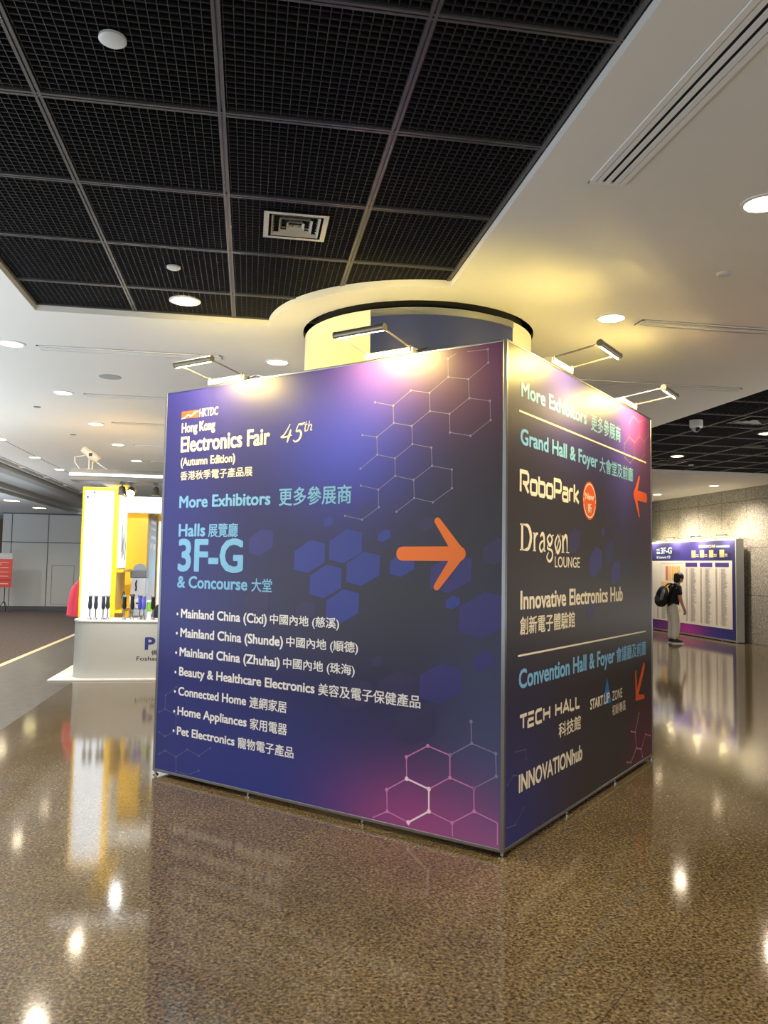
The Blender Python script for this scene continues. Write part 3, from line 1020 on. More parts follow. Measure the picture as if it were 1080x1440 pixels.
network(P0, [[(2.342, .343), (2.502, .307), (2.504, .175), (2.358, .082)]], M_glow, .011, .014, .0009)
network(P0, clampz([[(.051, .484), (.117, .515), (.244, .488), (.244, .363), (.127, .308), (.059, .331)], [(.117, .515), (.117, .62), (.236, .697)], [(.068, .167), (.133, .201), (.259, .171), (.265, .066), (.394, .06), (.51, .108)], [(.259, .171), (.381, .244), (.505, .215), (.624, .289)]]), M_line_dim, .005, .009)
network(P1, clampz([[(2.365, 2.877), (2.466, 2.952), (2.626, 2.925), (2.641, 2.803), (2.504, 2.731), (2.354, 2.759), (2.365, 2.877)], [(2.641, 2.803), (2.785, 2.772), (2.915, 2.856), (2.917, 2.965), (2.773, 2.97), (2.626, 2.925)], [(2.504, 2.731), (2.503, 2.609), (2.376, 2.54), (2.24, 2.569), (2.222, 2.68), (2.354, 2.759)], [(2.785, 2.772), (2.767, 2.657), (2.648, 2.587), (2.503, 2.609)]]), M_line, .006, .010)
network(P1, [[(2.38, .334), (2.492, .311), (2.517, .178), (2.372, .088), (2.269, .108)], [(2.517, .178), (2.655, .145), (2.776, .249), (2.917, .214)], [(2.655, .145), (2.688, .074)], [(2.492, .311), (2.592, .45)]], M_pinkline, .008, .010)
network(P1, [[(.05, .40), (.13, .44), (.26, .41)], [(.05, .16), (.16, .15), (.28, .22)], [(.16, .57), (.30, .56), (.31, .50)]], M_line_dim, .005, .008)
# techno lettering drawn with an even pen
G = {
    'R': [[(0, 0), (0, 1), (.62, 1), (.74, .88), (.74, .58), (.62, .46), (.2, .46)], [(.36, .46), (.76, 0)]],
    'o': [[(.1, 0), (.52, 0), (.62, .1), (.62, .56), (.52, .66), (.1, .66), (0, .56), (0, .1), (.1, 0)]],
    'b': [[(0, .95), (0, .1), (.1, 0), (.52, 0), (.62, .1), (.62, .56), (.52, .66), (.0, .66)]],
    'P': [[(0, 0), (0, 1), (.62, 1), (.74, .88), (.74, .52), (.62, .40), (.12, .40)]],
    'a': [[(.04, .66), (.50, .66), (.60, .56), (.60, 0), (.1, 0), (0, .1), (0, .28), (.1, .38), (.60, .38)]],
    'r': [[(0, 0), (0, .56), (.1, .66), (.40, .66)]],
    'k': [[(0, 1), (0, 0)], [(.52, .68), (.08, .34), (.56, 0)]],
    'T': [[(0, 1), (.72, 1)], [(.36, 1), (.36, 0)]],
    'E': [[(.62, 1), (0, 1)], [(.0, .5), (.58, .5)], [(0, .5), (0, 0), (.62, 0)]],
    'C': [[(.66, 1), (.14, 1), (0, .84), (0, .16), (.14, 0), (.66, 0)]],
    'H': [[(0, 1), (0, 0)], [(.68, 1), (.68, 0)], [(0, .5), (.68, .5)]],
    'A': [[(0, 0), (.36, 1), (.72, 0)], [(.18, .3), (.54, .3)]],
    'L': [[(0, 1), (0, .12), (.1, 0), (.52, 0)]],
}
ADV = {'R': .98, 'o': .84, 'b': .84, 'P': .94, 'a': .82, 'r': .60, 'k': .56, 'T': .86, 'E': .84, 'C': .88, 'H': .92, 'A': .92, 'L': .74, ' ': .5}
def techno(panel, s, u0, u1, z0, h, w, m):
    tot = sum(ADV[c] for c in s[:-1]) + max(p[0] for st in G[s[-1]] for p in st)
    k = (u1 - u0 - w) / tot
    x = U(u0) + w / 2
    mb = MB()
    for c in s:
        for st in G.get(c, []):
            mb.stroke([(x + a * k, z0 + w / 2 + q * (h - w)) for a, q in st], w, FYP - .001)
        x += ADV[c] * k
    return mb.build('lettering', m, panel)
techno(P1, 'RoboPark', .194, 1.200, 2.106, .150, .026, M_cream)
techno(P1, 'TECH HALL', .205, 1.217, .682, .096, .021, M_cream)
# serif wordmark with thick and thin strokes
b = MB()
y = FYP - .001
SW, SH = .118, .172
def ser(pts, w0, w1, dx, smooth=True, zs=1.0):
    c = curve(pts, 5) if smooth else pts
    n = len(c)
    ws = [w0 + (w1 - w0) * math.sin(PI * i / max(1, n - 1)) for i in range(n)]
    b.stroke([(U(dx) + a, 1.760 + q * zs) for a, q in c], ws, y)
xh = .118
# D
ser([(.03, 0), (.03, .165)], .030, .030, .203, False)
ser([(0, .160), (.07, .160)], .010, .010, .203, False)
ser([(0, .005), (.07, .005)], .010, .010, .203, False)
ser([(.06, .160), (.125, .148), (.160, .085), (.125, .018), (.06, .005)], .008, .036, .203)
def stem(dx, h, wd=.026):
    ser([(.013, 0), (.013, h)], wd, wd, dx, False)
    ser([(-.012, .004), (.038, .004)], .008, .008, dx, False)
# r
stem(.405, xh); ser([(-.012, xh - .004), (.02, xh - .004)], .008, .008, .405, False)
ser([(.018, .07), (.04, .108), (.068, .112)], .008, .020, .405)
# a
ser([(.012, .095), (.05, .116), (.075, .085), (.075, .0)], .012, .028, .495)
ser([(.075, .075), (.02, .055), (.005, .022), (.035, .002), (.075, .03)], .008, .022, .495)
ser([(.072, .004), (.098, .008)], .010, .010, .495, False)
# g
ser([(.05, .116), (.008, .085), (.05, .045), (.09, .085), (.05, .116)], .010, .024, .615)
ser([(.03, .05), (.01, .025), (.085, .008), (.09, -.035), (.045, -.060), (.0, -.035), (.03, .0)], .008, .020, .615)
ser([(.085, .108), (.112, .112)], .010, .010, .615, False)
# o with a slanted leaf
ser([(.055, .118), (.008, .060), (.055, 0), (.102, .060), (.055, .118)], .010, .026, .745)
ser([(.02, -.008), (.06, .06), (.10, .130)], .003, .012, .745)
# n
stem(.878, xh); ser([(-.012, xh - .004), (.02, xh - .004)], .008, .008, .878, False)
ser([(.02, .075), (.05, .114), (.085, .100), (.090, .0)], .008, .028, .878)
ser([(.070, .004), (.128, .004)], .008, .008, .878, False)
b.build('lettering', M_cream, P1)
b = MB(); text_into(b, 'LOUNGE', U(.749), U(1.208), 1.662, .072, FYP - .001, 'w', bold=.008)
b.build('lettering', M_cream, P1)
# round NEW badge
b = MB(); b.disc(U(1.408), 2.152, .140, FYP - .0006, 40)
b.build('badge', M_orange_d, P1)
b = MB()
for t0, t1 in ((.25, PI - .25), (PI + .25, 2 * PI - .25), (-.12, .12), (PI - .12, PI + .12)):
    b.stroke([(U(1.408) + .122 * math.cos(t0 + (t1 - t0) * i / 14), 2.152 + .122 * math.sin(t0 + (t1 - t0) * i / 14)) for i in range(15)], .010, FYP - .0012)
text_into(b, 'New', U(1.318), U(1.498), 2.158, .048, FYP - .0012, 'b')
text_into(b, '新', U(1.368), U(1.448), 2.062, .070, FYP - .0012, 'c')
b.build('badge_print', M_cream, P1)
# blue triangle behind UP
b = MB(); b.flat([(U(1.694), .640), (U(1.884), .636), (U(1.789), .833)], FYP - .0005)
b.build('triangle', mat('bright_blue_print', srgb(44, 116, 190), .5), P1)

# ---- arm lamps clipped on top of the walls
def make_arm_lamp(label, loc, rz, group, tube=None):
    """local -y points away from the wall"""
    t = thing('arm_lamp', label, 'lamp', loc, rz, group)
    b = MB(); b.box(-.19, .19, -.032, .032, 0.0, .040)
    b.build('base_box', mat('pale_lamp_metal', srgb(228, 226, 220), 0.4), t, bevel=.004)
    b = MB(); b.box(-.03, .03, .024, .034, -.07, 0.0)
    b.build('clamp', M_grey_alu, t, bevel=.003)
    for s in (-1, 1):
        b = MB(); b.tube((s * .165, -.03, .04), (s * .165, -.34, .085), .006, n=10)
        b.tube((s * .165, -.03, .05), (s * .165, -.03, .01), .012, n=10)
        b.build('arm', M_grey_alu, t, smooth=40)
    hy, hz = -.355, .085
    b = MB(); b.tube((-.185, hy, hz), (.185, hy, hz), .022, n=20)
    b.tube((-.192, hy, hz), (-.185, hy, hz), .024, n=20)
    b.tube((.185, hy, hz), (.192, hy, hz), .024, n=20)
    h = b.build('lamp_head', mat('lamp_head_metal', srgb(146, 136, 118), 0.35, 0.6), t, smooth=40)
    # lit strip along the side that faces the wall
    mb = MB()
    n = 8
    vs = []
    for x in (-.175, .175):
        for i in range(n + 1):
            a = math.radians(-92 + 112 * i / n)
            vs.append((x, hy + .0235 * math.cos(a), hz + .0235 * math.sin(a)))
    fs = [(i, i + 1, n + 2 + i, n + 1 + i) for i in range(n)]
    mb.add(vs, fs)
    s = mb.build('lit_strip', tube or M_arm, h)
    b = MB(); b.path([(.19, .01, .02), (.26, .03, .035), (.34, .02, .01), (.42, .03, .004)], .005)
    b.build('cable', M_dark, t, smooth=40)
    return t
KD = Vector((math.cos(KRZ), math.sin(KRZ), 0))           # along the left face
KN = Vector((math.sin(KRZ), -math.cos(KRZ), 0))          # its outward normal
KD2 = Vector((math.cos(KRZ + PI / 2), math.sin(KRZ + PI / 2), 0))
KN2 = Vector((math.sin(KRZ + PI / 2), -math.cos(KRZ + PI / 2), 0))
KC = Vector((KX, KY, 0))
def on_face(f, u, out, z):
    d, n = (KD, KN) if f == 'L' else (KD2, KN2)
    p = KC + d * (u - 1.5) + n * (1.482 + out)
    return (p.x, p.y, z)
arm0 = make_arm_lamp('arm lamp with lit tube on top of the sign cube, above the fair title', on_face('L', .68, 0, 3.013), KRZ, 'arm lamps on the sign cube')
dup(arm0, 'arm lamp with lit tube on top of the sign cube, before the blue column banner', on_face('L', 2.16, 0, 3.013), KRZ)
dup(arm0, 'arm lamp above the sign wall with two small red arrows, nearer front corner', on_face('R', .85, 0, 3.013), KRZ + PI / 2)
dup(arm0, 'arm lamp above the sign wall with two small red arrows, nearer far end', on_face('R', 2.33, 0, 3.013), KRZ + PI / 2)

# ================================================================== EXHIBITION BOOTH
# plinth
b = MB(); b.prism([(-2.66, 11.62), (-.2, 11.62), (-.2, 15.6), (-2.66, 15.6)], 0.0, 0.022)
tag(b.build('booth_platform', M_whitep, bevel=.004), 'thin white platform under the booth counter', 'platform')
# counter with a rounded corner
def rounded_left(x0, x1, y0, y1, r, n=16):
    pts = [(x1, y0), (x1, y1)]
    for i in range(n + 1):
        t = PI / 2 + (PI / 2) * i / n
        pts.append((x0 + r * .6 + r * .6 * math.cos(t), y1 - r * .6 + r * .6 * math.sin(t)))
    for i in range(n + 1):
        t = PI + (PI / 2) * i / n
        pts.append((x0 + r + r * math.cos(t), y0 + r + r * math.sin(t)))
    return pts[::-1] if False else pts
counter = thing('display_counter', 'white reception counter with rounded end at the booth front', 'counter', (-1.3, 12.0, 0.022))
b = MB(); b.prism([(x + 1.3, y - 12.0) for x, y in rounded_left(-2.40, -.3, 11.75, 12.28, .26)], 0, .775)
b.build('body', M_whites, counter, smooth=35)
b = MB(); b.prism([(x + 1.3, y - 12.0) for x, y in rounded_left(-2.41, -.3, 11.735, 12.29, .27)], .775, .798)
b.build('countertop', M_whitep, counter, smooth=35)
b = MB(); text_into(b, 'P', -1.408 + 1.3, -1.265 + 1.3, .413 - .022, .172, -.2512, 'b', bold=.035)
b.build('lettering', M_navy, counter)
b = MB(); text_into(b, '佛山', -1.318 + 1.3, -1.14 + 1.3, .335 - .022, .075, -.2512, 'c')
text_into(b, 'Foshan Ca', -1.514 + 1.3, -1.05 + 1.3, .262 - .022, .056, -.2512, 'w')
b.build('lettering', M_ink, counter)
# tall light box
lb = thing('light_box', 'tall yellow framed light box glowing white behind the counter', 'light box', (-2.21, 12.5, 0.022))
b = MB()
b.box(-.24, .24, -.10, .13, 0, 2.715)
b.build('frame', M_yellow, lb, bevel=.006)
b = MB(); b.box(-.205, .205, -.112, -.10, .10, 2.665)
b.build('lit_panel', M_lit, lb)
b = MB(); text_into(b, 'ShunDi', -.06, .17, 2.55, .05, -.1132, 'w', shear=.15)
b.stroke([(-.12, 2.575), (-.09, 2.61)], .012, -.1132); b.stroke([(-.095, 2.565), (-.065, 2.60)], .012, -.1132)
b.build('lettering', mat('slate_print', srgb(70, 72, 96), .5), lb)
b = MB(); b.disc(-.165, 2.565, .018, -.1132); b.disc(-.07, 2.635, .016, -.1132)
b.build('logo_dots', M_navy, lb)
# pink jacket hung at the side of the light box
def lofted(rings, n=20):
    """rings: (centre, rx, ry) ellipses stacked upwards"""
    mb = MB()
    vs = []
    for (c, rx, ry) in rings:
        for i in range(n):
            t = 2 * PI * i / n
            vs.append((c[0] + rx * math.cos(t), c[1] + ry * math.sin(t), c[2]))
    fs = []
    for j in range(len(rings) - 1):
        for i in range(n):
            fs.append((j * n + i, j * n + (i + 1) % n, (j + 1) * n + (i + 1) % n, (j + 1) * n + i))
    fs.append(tuple(range(n - 1, -1, -1)))
    k = (len(rings) - 1) * n
    fs.append(tuple(range(k, k + n)))
    return mb.add(vs, fs)
jk = thing('jacket', 'pink jacket hanging behind the edge of the tall glowing light box', 'jacket', (-2.56, 12.87, .80))
b = lofted([((.0, 0, 0), .13, .10), ((.0, 0, .12), .125, .10), ((.012, 0, .3), .10, .085), ((.02, 0, .45), .075, .07), ((.035, 0, .53), .045, .05), ((.04, 0, .56), .02, .03)])
b.build('body', mat('pink_cloth', srgb(232, 84, 120), .8), jk, smooth=60)
b = lofted([((-.09, -.07, .02), .045, .04), ((-.08, -.07, .2), .045, .04), ((-.045, -.05, .40), .05, .04), ((.0, -.02, .50), .04, .03)], 14)
b.build('sleeve', MATS['pink_cloth'], jk, smooth=60)
b = MB(); b.box(.015, .05, -.02, .02, .55, .60); b.tube((.03, 0, .6), (.03, 0, .64), .006); b.tube((.03, 0, .64), (.112, -.245, .64), .006)
b.build('hanger', M_whitep, jk)
# yellow side wall with shelf and poster, its brightness added as emission
sw = thing('booth_wall', 'yellow booth side wall with glow-brightened poster and low niche, beside the tall light box', 'booth wall', (-1.95, 12.85, 0.022))
b = MB(); b.box(-.02, .02, -.48, .42, 0, 2.70)
b.build('panel', M_yellow, sw)
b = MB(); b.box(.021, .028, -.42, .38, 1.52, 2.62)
b.build('poster', mat('poster_added_glow', srgb(236, 238, 232), .5, emit=(.92, .97, .88), emit_strength=.35), sw)
b = MB()
for (yy, z0, z1, w) in ((-.10, 1.75, 2.25, .05), (-.02, 1.65, 2.05, .07), (.10, 1.70, 2.15, .05), (.25, 1.62, 1.98, .06)):
    vs = [(.0295, yy - w, z0), (.0295, yy + w * .3, z0 + .03), (.0295, yy + w, z1 - .12), (.0295, yy + w * .2, z1), (.0295, yy - w * .5, z1 - .2)]
    b.add(vs, [(0, 1, 2, 3, 4)])
b.build('poster_print', mat('poster_grey', srgb(122, 132, 150), .5), sw)
for z in (1.46, .86):
    b = MB(); b.box(.02, .12, -.46, .40, z, z + .04)
    b.build('shelf', M_yellow, sw)
b = MB(); b.path([(.03, .1, 1.05), (.04, .12, 1.12), (.05, .2, 1.15), (.05, .24, 1.08), (.04, .2, 1.0), (.03, .16, .92)], .006)
b.build('cable', M_dark, sw)
# back wall and dark poster column
bw = thing('booth_wall', 'plain yellow booth back wall behind the grey machine', 'booth wall', (-1.85, 13.95, 0.022))
b = MB(); b.box(-.28, .16, -.04, .04, 0, 2.56)
b.build('panel', M_yellow, bw)
pc = thing('booth_wall', 'booth wall end with a tall blue and black poster beside the sign cube', 'booth wall', (-1.68, 14.5, 0.022))
b = MB(); b.box(-.03, .0, -.50, .62, 0, 2.56)
b.build('panel', M_yellow, pc)
b = MB(); b.box(.001, .008, -.46, .58, .9, 2.46)
b.build('poster', print_material('blue_black_poster', srgb(150, 190, 216), [(0, 2.4, 9, .55, srgb(50, 54, 64), .95), (0, 1.1, 9, .25, srgb(196, 170, 160), .7)]), pc)
b = MB()
for zz, hh in ((2.28, .05), (2.18, .03), (2.02, .05)):
    b.add([(.0095, -.3, zz), (.0095, .4, zz), (.0095, .4, zz + hh), (.0095, -.3, zz + hh)], [(0, 1, 2, 3)])
for k in range(4):
    b.add([(.0095, -.35 + k * .22, 1.84), (.0095, -.2 + k * .22, 1.84), (.0095, -.2 + k * .22, 1.94), (.0095, -.35 + k * .22, 1.94)], [(0, 1, 2, 3)])
b.build('poster_print', M_whiteprint, pc)
lw = thing('light_box', 'white glowing wall panel under a yellow header, beside the sign cube edge', 'light box', (-1.2, 15.2, 0.022))
b = MB(); b.box(-.46, .9, 0, .1, 0, 2.62)
b.build('frame', M_yellow, lw)
b = MB(); b.box(-.44, .9, -.012, 0, .3, 2.36)
b.build('lit_panel', M_lit, lw)
b = MB(); b.box(-1.93, -.6, 13.0, 13.25, 2.41, 2.66)
o = b.build('fascia', M_whitep); tag(o, 'white fascia box across the booth above the yellow back wall', 'fascia')
# overhead beam with light strip
bm_ = thing('booth_beam', 'grey overhead booth beam with a bright light strip along it', 'beam', (-1.2, 10.72, 2.655))
b = MB(); b.box(-1.04, 1.0, -.22, .22, 0, .145)
b.build('beam_body', mat('grey_beam', srgb(108, 107, 103), .5), bm_, bevel=.004)
b = MB(); b.box(-1.045, 1.0, -.235, -.22, .06, .088)
b.build('light_strip', M_led, bm_)
b = MB(); b.box(-.78, -.52, .22, 1.9, .03, .075)
b.build('bracket', M_yellow, bm_)
# track spot heads under the beam
def spot_head(label, loc, lit, rx, rz, group=None):
    t = thing('track_spotlight', label, 'spotlight', loc, rz, group)
    b = MB(); b.box(-.03, .03, -.03, .03, -.02, 0); b.tube((0, 0, -.02), (0, 0, -.05), .01)
    b.build('mount', M_grey_alu, t)
    Mx = Matrix.Translation((0, 0, -.10)) @ Matrix.Rotation(rx, 4, 'X')
    b = MB(); b.lathe([(.028, .06), (.04, .045), (.045, 0), (.055, -.05), (.05, -.05), (.03, -.03)], 20, M=Mx, caps=True)
    b.build('lamp_head', mat('warm_grey_metal', srgb(158, 150, 132), .35, .5), t, smooth=40)
    b = MB(); b.lathe([(.001, -.051), (.048, -.051), (.048, -.048), (.001, -.048)], 20, M=Mx, caps=False)
    b.build('lens', mat('spot_lens_lit', (1, 1, 1, 1), .3, emit=(.95, .98, 1), emit_strength=40) if lit else M_grey_alu, t)
    return t
spot_head('unlit grey spotlight under the booth beam, next to the light box', (-1.64, 10.74, 2.655), False, math.radians(8), 0, 'spotlights under the booth beam')
spot_head('blazing white spotlight under the middle of the booth beam', (-1.53, 10.74, 2.655), True, math.radians(-50), 0, 'spotlights under the booth beam')
ld = bpy.data.lights.new('track_spot_beam', 'SPOT')
ld.energy = 110; ld.color = (.96, .98, 1); ld.spot_size = math.radians(95); ld.spot_blend = .5; ld.shadow_soft_size = .04
lo = bpy.data.objects.new('track_spot_beam', ld); lo.location = (-1.53, 10.86, 2.50)
lo.rotation_euler = Vector((-.1, 2.6, -1.1)).to_track_quat('-Z', 'Y').to_euler(); COL.objects.link(lo)
spot_head('unlit grey spotlight under the booth beam beside the sign cube', (-1.22, 10.74, 2.655), False, math.radians(-8), 0, 'spotlights under the booth beam')
# floodlight on top of the beam
fl = thing('clip_spotlight', 'pale clip-on spotlight with white cables standing on the booth beam', 'spotlight', (-2.03, 10.7, 2.80))
b = MB(); b.box(-.035, .035, -.03, .03, 0, .02); b.box(-.03, -.015, -.012, .012, .02, .16); b.box(.015, .03, -.012, .012, .02, .16)
b.build('bracket', mat('pale_beige_metal', srgb(216, 202, 180), .4), fl, bevel=.002)
Mx = Matrix.Translation((.0, 0, .20)) @ Matrix.Rotation(math.radians(-52), 4, 'Y')
b = MB(); b.lathe([(.045, -.12), (.055, -.10), (.055, .03), (.046, .035), (.046, .13), (.036, .13), (.036, .05)], 24, M=Mx)
b.build('lamp_head', MATS['pale_beige_metal'], fl, smooth=40)
b = MB(); b.box(-.02, .02, -.058, -.04, .18, .22)
b.build('joint_knob', M_dark, fl)
b = MB(); b.add([(-.06, -.03, .19), (-.20, -.05, .16), (-.12, .05, .18), (-.06, -.03, .196), (-.20, -.05, .166), (-.12, .05, .186)], [(0, 1, 2), (5, 4, 3), (0, 3, 4, 1), (1, 4, 5, 2), (2, 5, 3, 0)])
b.build('flap', MATS['pale_beige_metal'], fl)
b = MB(); b.path([(-.19, -.04, .16), (-.19, -.04, .10), (-.15, -.03, .04), (-.12, -.02, .004)], .005)
b.path([(.05, -.03, .13), (.12, -.03, .07), (.22, -.02, .01)], .006)
b.build('cable', M_whitep, fl)
# grey machine on the back cabinet
b = MB(); b.box(-1.90, -.9, 13.3, 13.88, .022, .76)
tag(b.build('storage_cabinet', M_whites, bevel=.006), 'low white cabinet behind the counter carrying the grey machine', 'cabinet')
mc = thing('juice_machine', 'pale grey machine with dark grey top and round wheel on the back cabinet', 'machine', (-1.74, 13.52, .76))
b = MB(); b.box(-.11, .12, -.16, .16, 0, .62)
b.build('body', mat('pale_machine_grey', srgb(196, 202, 210), .35), mc, bevel=.012)
b = MB(); b.box(-.125, .125, -.17, .17, .62, .75)
b.build('top_housing', mat('dark_machine_grey', srgb(104, 110, 120), .4), mc, bevel=.012)
b = MB(); b.tube((0.01, -.13, .75), (0.01, .02, .75), .10, n=32)
b.build('wheel', mat('mid_machine_grey', srgb(140, 146, 154), .4), mc, smooth=40)
b = MB(); b.tube((.02, -.162, .22), (.02, -.19, .22), .085, n=32)
b.build('dial', M_whitep, mc, smooth=40)
b = MB(); b.tube((.0, -.19, .22), (.0, -.20, .22), .016)
b.build('dial_hub', M_dark, mc, smooth=40)
b = MB(); b.path([(-.03, -.17, .42), (-.02, -.2, .47), (-.03, -.2, .53), (-.02, -.17, .58)], .012)
b.build('handle', M_dark, mc, smooth=40)
b = MB(); b.tube((-.08, -.19, .06), (-.08, -.19, .34), .035, n=20); b.box(-.12, -.04, -.22, -.15, .34, .37); b.box(-.1, .1, -.28, -.16, 0, .03)
b.build('dispenser', M_chrome, mc, smooth=40)
# boxes on the cabinet
b = MB(); b.box(-1.38, -1.20, 13.4, 13.7, .76, 1.12)
tag(b.build('cardboard_box', mat('cardboard', srgb(206, 178, 134), .8), bevel=.004), 'brown cardboard box on the white cabinet beside the sign cube edge', 'box')
b = lofted([((-1.33, 12.62, .022), .16, .12), ((-1.33, 12.62, .5), .16, .12), ((-1.32, 12.62, .80), .14, .11), ((-1.29, 12.62, .98), .08, .08), ((-1.28, 12.62, 1.02), .04, .05)])
tag(b.build('bag', mat('black_cloth', srgb(26, 28, 36), .85), smooth=60), 'tall dark bag standing behind the counter beside the sign cube edge', 'bag')

# hand blenders standing on the counter
def make_blender(label, x, y, hm, band=None):
    t = thing('hand_blender', label, 'hand blender', (x, y, .820), 0, 'hand blenders on the counter')
    b = MB(); b.lathe([(.030, 0), (.032, .006), (.030, .022), (.016, .040), (.010, .045)], 20)
    b.build('blade_guard', M_chrome, t, smooth=40)
    b = MB(); b.lathe([(.010, .045), (.009, .13), (.012, .15)], 14)
    b.build('shaft', M_chrome, t, smooth=40)
    b = MB(); b.lathe([(.014, .148), (.026, .165), (.030, .20), (.025, .26), (.024, .30), (.028, .325), (.020, .335)], 20)
    b.build('handle', hm, t, smooth=50)
    b = MB(); b.lathe([(.028, .322), (.026, .338), (.010, .344)], 18)
    b.tube((-.026, 0, .338), (-.030, 0, .352), .006); b.tube((.026, 0, .338), (.030, 0, .352), .006)
    b.build('top_cap', band or M_grey_alu, t, smooth=40)
    return t
M_charc = mat('charcoal_plastic', srgb(52, 52, 62), .4)
bl0 = make_blender('charcoal hand blender standing nearest the rounded end of the counter', -2.178, 11.83, M_charc)
dup(bl0, 'second charcoal hand blender from the rounded end of the counter', (-2.100, 11.83, .820))
dup(bl0, 'third charcoal hand blender from the rounded end of the counter, first of a close pair', (-1.994, 11.80, .820))
dup(bl0, 'fourth charcoal hand blender from the rounded end of the counter, second of a close pair', (-1.946, 11.865, .820))
make_blender('black hand blender with a teal top on the counter', -1.715, 11.83, M_dark, mat('teal_plastic', srgb(60, 150, 160), .4))
make_blender('black hand blender on the counter before the grey machine', -1.607, 11.83, M_dark, M_dark)
make_blender('royal blue hand blender on the counter', -1.505, 11.84, mat('blue_plastic', srgb(56, 72, 170), .35), mat('blue_plastic_dark', srgb(40, 50, 120), .35))
make_blender('violet hand blender on the counter between the blue one and the green pouch', -1.444, 11.80, mat('violet_plastic', srgb(92, 84, 176), .35))
make_blender('black hand blender on the counter nearest the sign cube edge', -1.325, 11.83, M_dark)
pk = thing('pouch', 'bright green pouch standing among the hand blenders', 'pouch', (-1.387, 11.90, .820))
b = lofted([((0, 0, 0), .030, .02), ((0, 0, .02), .032, .022), ((0, 0, .2), .032, .018), ((0, 0, .28), .03, .004)], 16)
b.build('body', mat('pale_pouch', srgb(214, 220, 226), .3), pk, smooth=50)
b = lofted([((0, -.003, .12), .031, .022), ((0, -.003, .25), .030, .016)], 16)
b.build('label_band', mat('green_print', srgb(124, 196, 60), .4), pk, smooth=50)

# red notice board on a tripod
rs = thing('notice_stand', 'red notice board with grey header on a black tripod before the panelled wall', 'sign', (-7.46, 26.6, 0))
b = MB(); b.box(-.42, .20, -.02, 0, .76, 1.82)
b.build('board', mat('red_print', srgb(206, 74, 66), .5), rs)
b = MB(); b.box(-.42, .20, -.023, -.0205, 1.64, 1.82)
b.build('header', mat('pale_header', srgb(190, 188, 190), .5), rs)
b = MB()
for z in (1.52, 1.47, 1.36, 1.23, 1.10):
    b.box(-.36, .10 if z not in (1.47,) else -.1, -.0225, -.021, z, z + .016)
b.box(-.36, -.28, -.0225, -.021, .84, .92); b.box(-.24, .1, -.0225, -.021, .86, .89)
b.build('print_lines', mat('pale_pink_print', srgb(236, 190, 180), .5), rs)
b = MB(); b.box(-.42, .20, -.0225, -.021, .97, 1.0)
b.build('dark_band', mat('dark_red_print', srgb(150, 50, 50), .5), rs)
b = MB(); b.tube((.0, .02, .28), (.0, .02, 1.75), .014)
b.build('pole', M_dark, rs)
for a in (90, 210, 330):
    b = MB(); b.tube((.0, .02, .34), (.0 + .24 * math.cos(math.radians(a)), .02 + .24 * math.sin(math.radians(a)), .008), .011)
    b.build('leg', M_dark, rs)

# ================================================================== DIRECTORY BOARD
# local x runs along the board (left edge far away), local -y faces the hall; turned so that -y is world -x
BX, BYC = 11.04, 19.35
bd = thing('directory_board', 'long purple and blue exhibitor directory board against the stone wall', 'sign', (BX, BYC, 0), -PI / 2)
BW = 2.5
M_bprint = print_material('directory_artwork', srgb(54, 52, 110), [
    (.6, 2.1, .8, .4, srgb(84, 72, 176), .8), (1.6, .1, 1.0, .6, srgb(52, 56, 150), .9), (.3, .1, .8, .35, srgb(190, 60, 170), .95), (-.8, .1, .8, .35, srgb(120, 50, 140), .9), (-1.2, 2.1, 1.0, .4, srgb(60, 56, 130), .8)])
b = MB(); b.box(-BW, BW, 0, .20, .02, 2.40)
b.build('board_body', mat('pale_board_side', srgb(190, 190, 186), .5), bd, bevel=.004)
b = MB(); b.box(-BW + .03, BW - .03, -.008, 0, .06, 2.37)
fp = b.build('graphic_panel', M_bprint, bd)
for x in (-1.7, -.8, .1, 1.0, 1.9, BW - .05):
    b = MB(); b.box(x - .02, x + .02, .02, .06, 0, .02)
    b.build('foot', M_chrome, bd)
b = MB(); b.box(-BW + .15, BW - .14, -.011, -.0085, .30, 1.89)
wp = b.build('listing_sheet', mat('white_sheet', srgb(238, 232, 224), .5), bd)
cols = []
X0 = 2.40
# three listing columns and the lower-left one
colx = [(.36, .90), (1.02, 1.56), (1.68, 2.24)]
b = MB()
for (x0, x1) in colx:
    b.flat([(x0, 1.74), (x1, 1.74), (x1, 1.84), (x0, 1.84)], -.0125)
b.flat([(-1.12, .80), (-.50, .80), (-.50, .90), (-1.12, .90)], -.0125)
b.build('column_headers', mat('violet_print', srgb(78, 62, 150), .5), bd)
b = MB()
rng = random.Random(3)
for (x0, x1) in colx + [(-1.12, -.50)]:
    z = 1.70 if x0 > 0 else .76
    while z > .36:
        w = x1 - x0
        b.flat([(x0 + .02, z - .010), (x0 + .02 + w * .12, z - .010), (x0 + .02 + w * .12, z), (x0 + .02, z)], -.0125)
        b.flat([(x0 + w * .42, z - .010), (x0 + w * (.62 + .34 * rng.random()), z - .010), (x0 + w * (.62 + .3 * rng.random()), z), (x0 + w * .42, z)], -.0125)
        z -= .021
b.build('listing_lines', mat('grey_listing_print', srgb(176, 170, 168), .5), bd)
b = MB()
for (x0, x1) in colx:
    w = x1 - x0
    b.flat([(x0 + w * .30, .37), (x0 + w * .36, .37), (x0 + w * .36, 1.7), (x0 + w * .30, 1.7)], -.0122)
    b.flat([(x0 + w * .0, .37), (x0 + w * .03, .37), (x0 + w * .03, 1.7), (x0, 1.7)], -.0122)
b.build('column_bands', mat('beige_band_print', srgb(224, 208, 186), .5), bd)
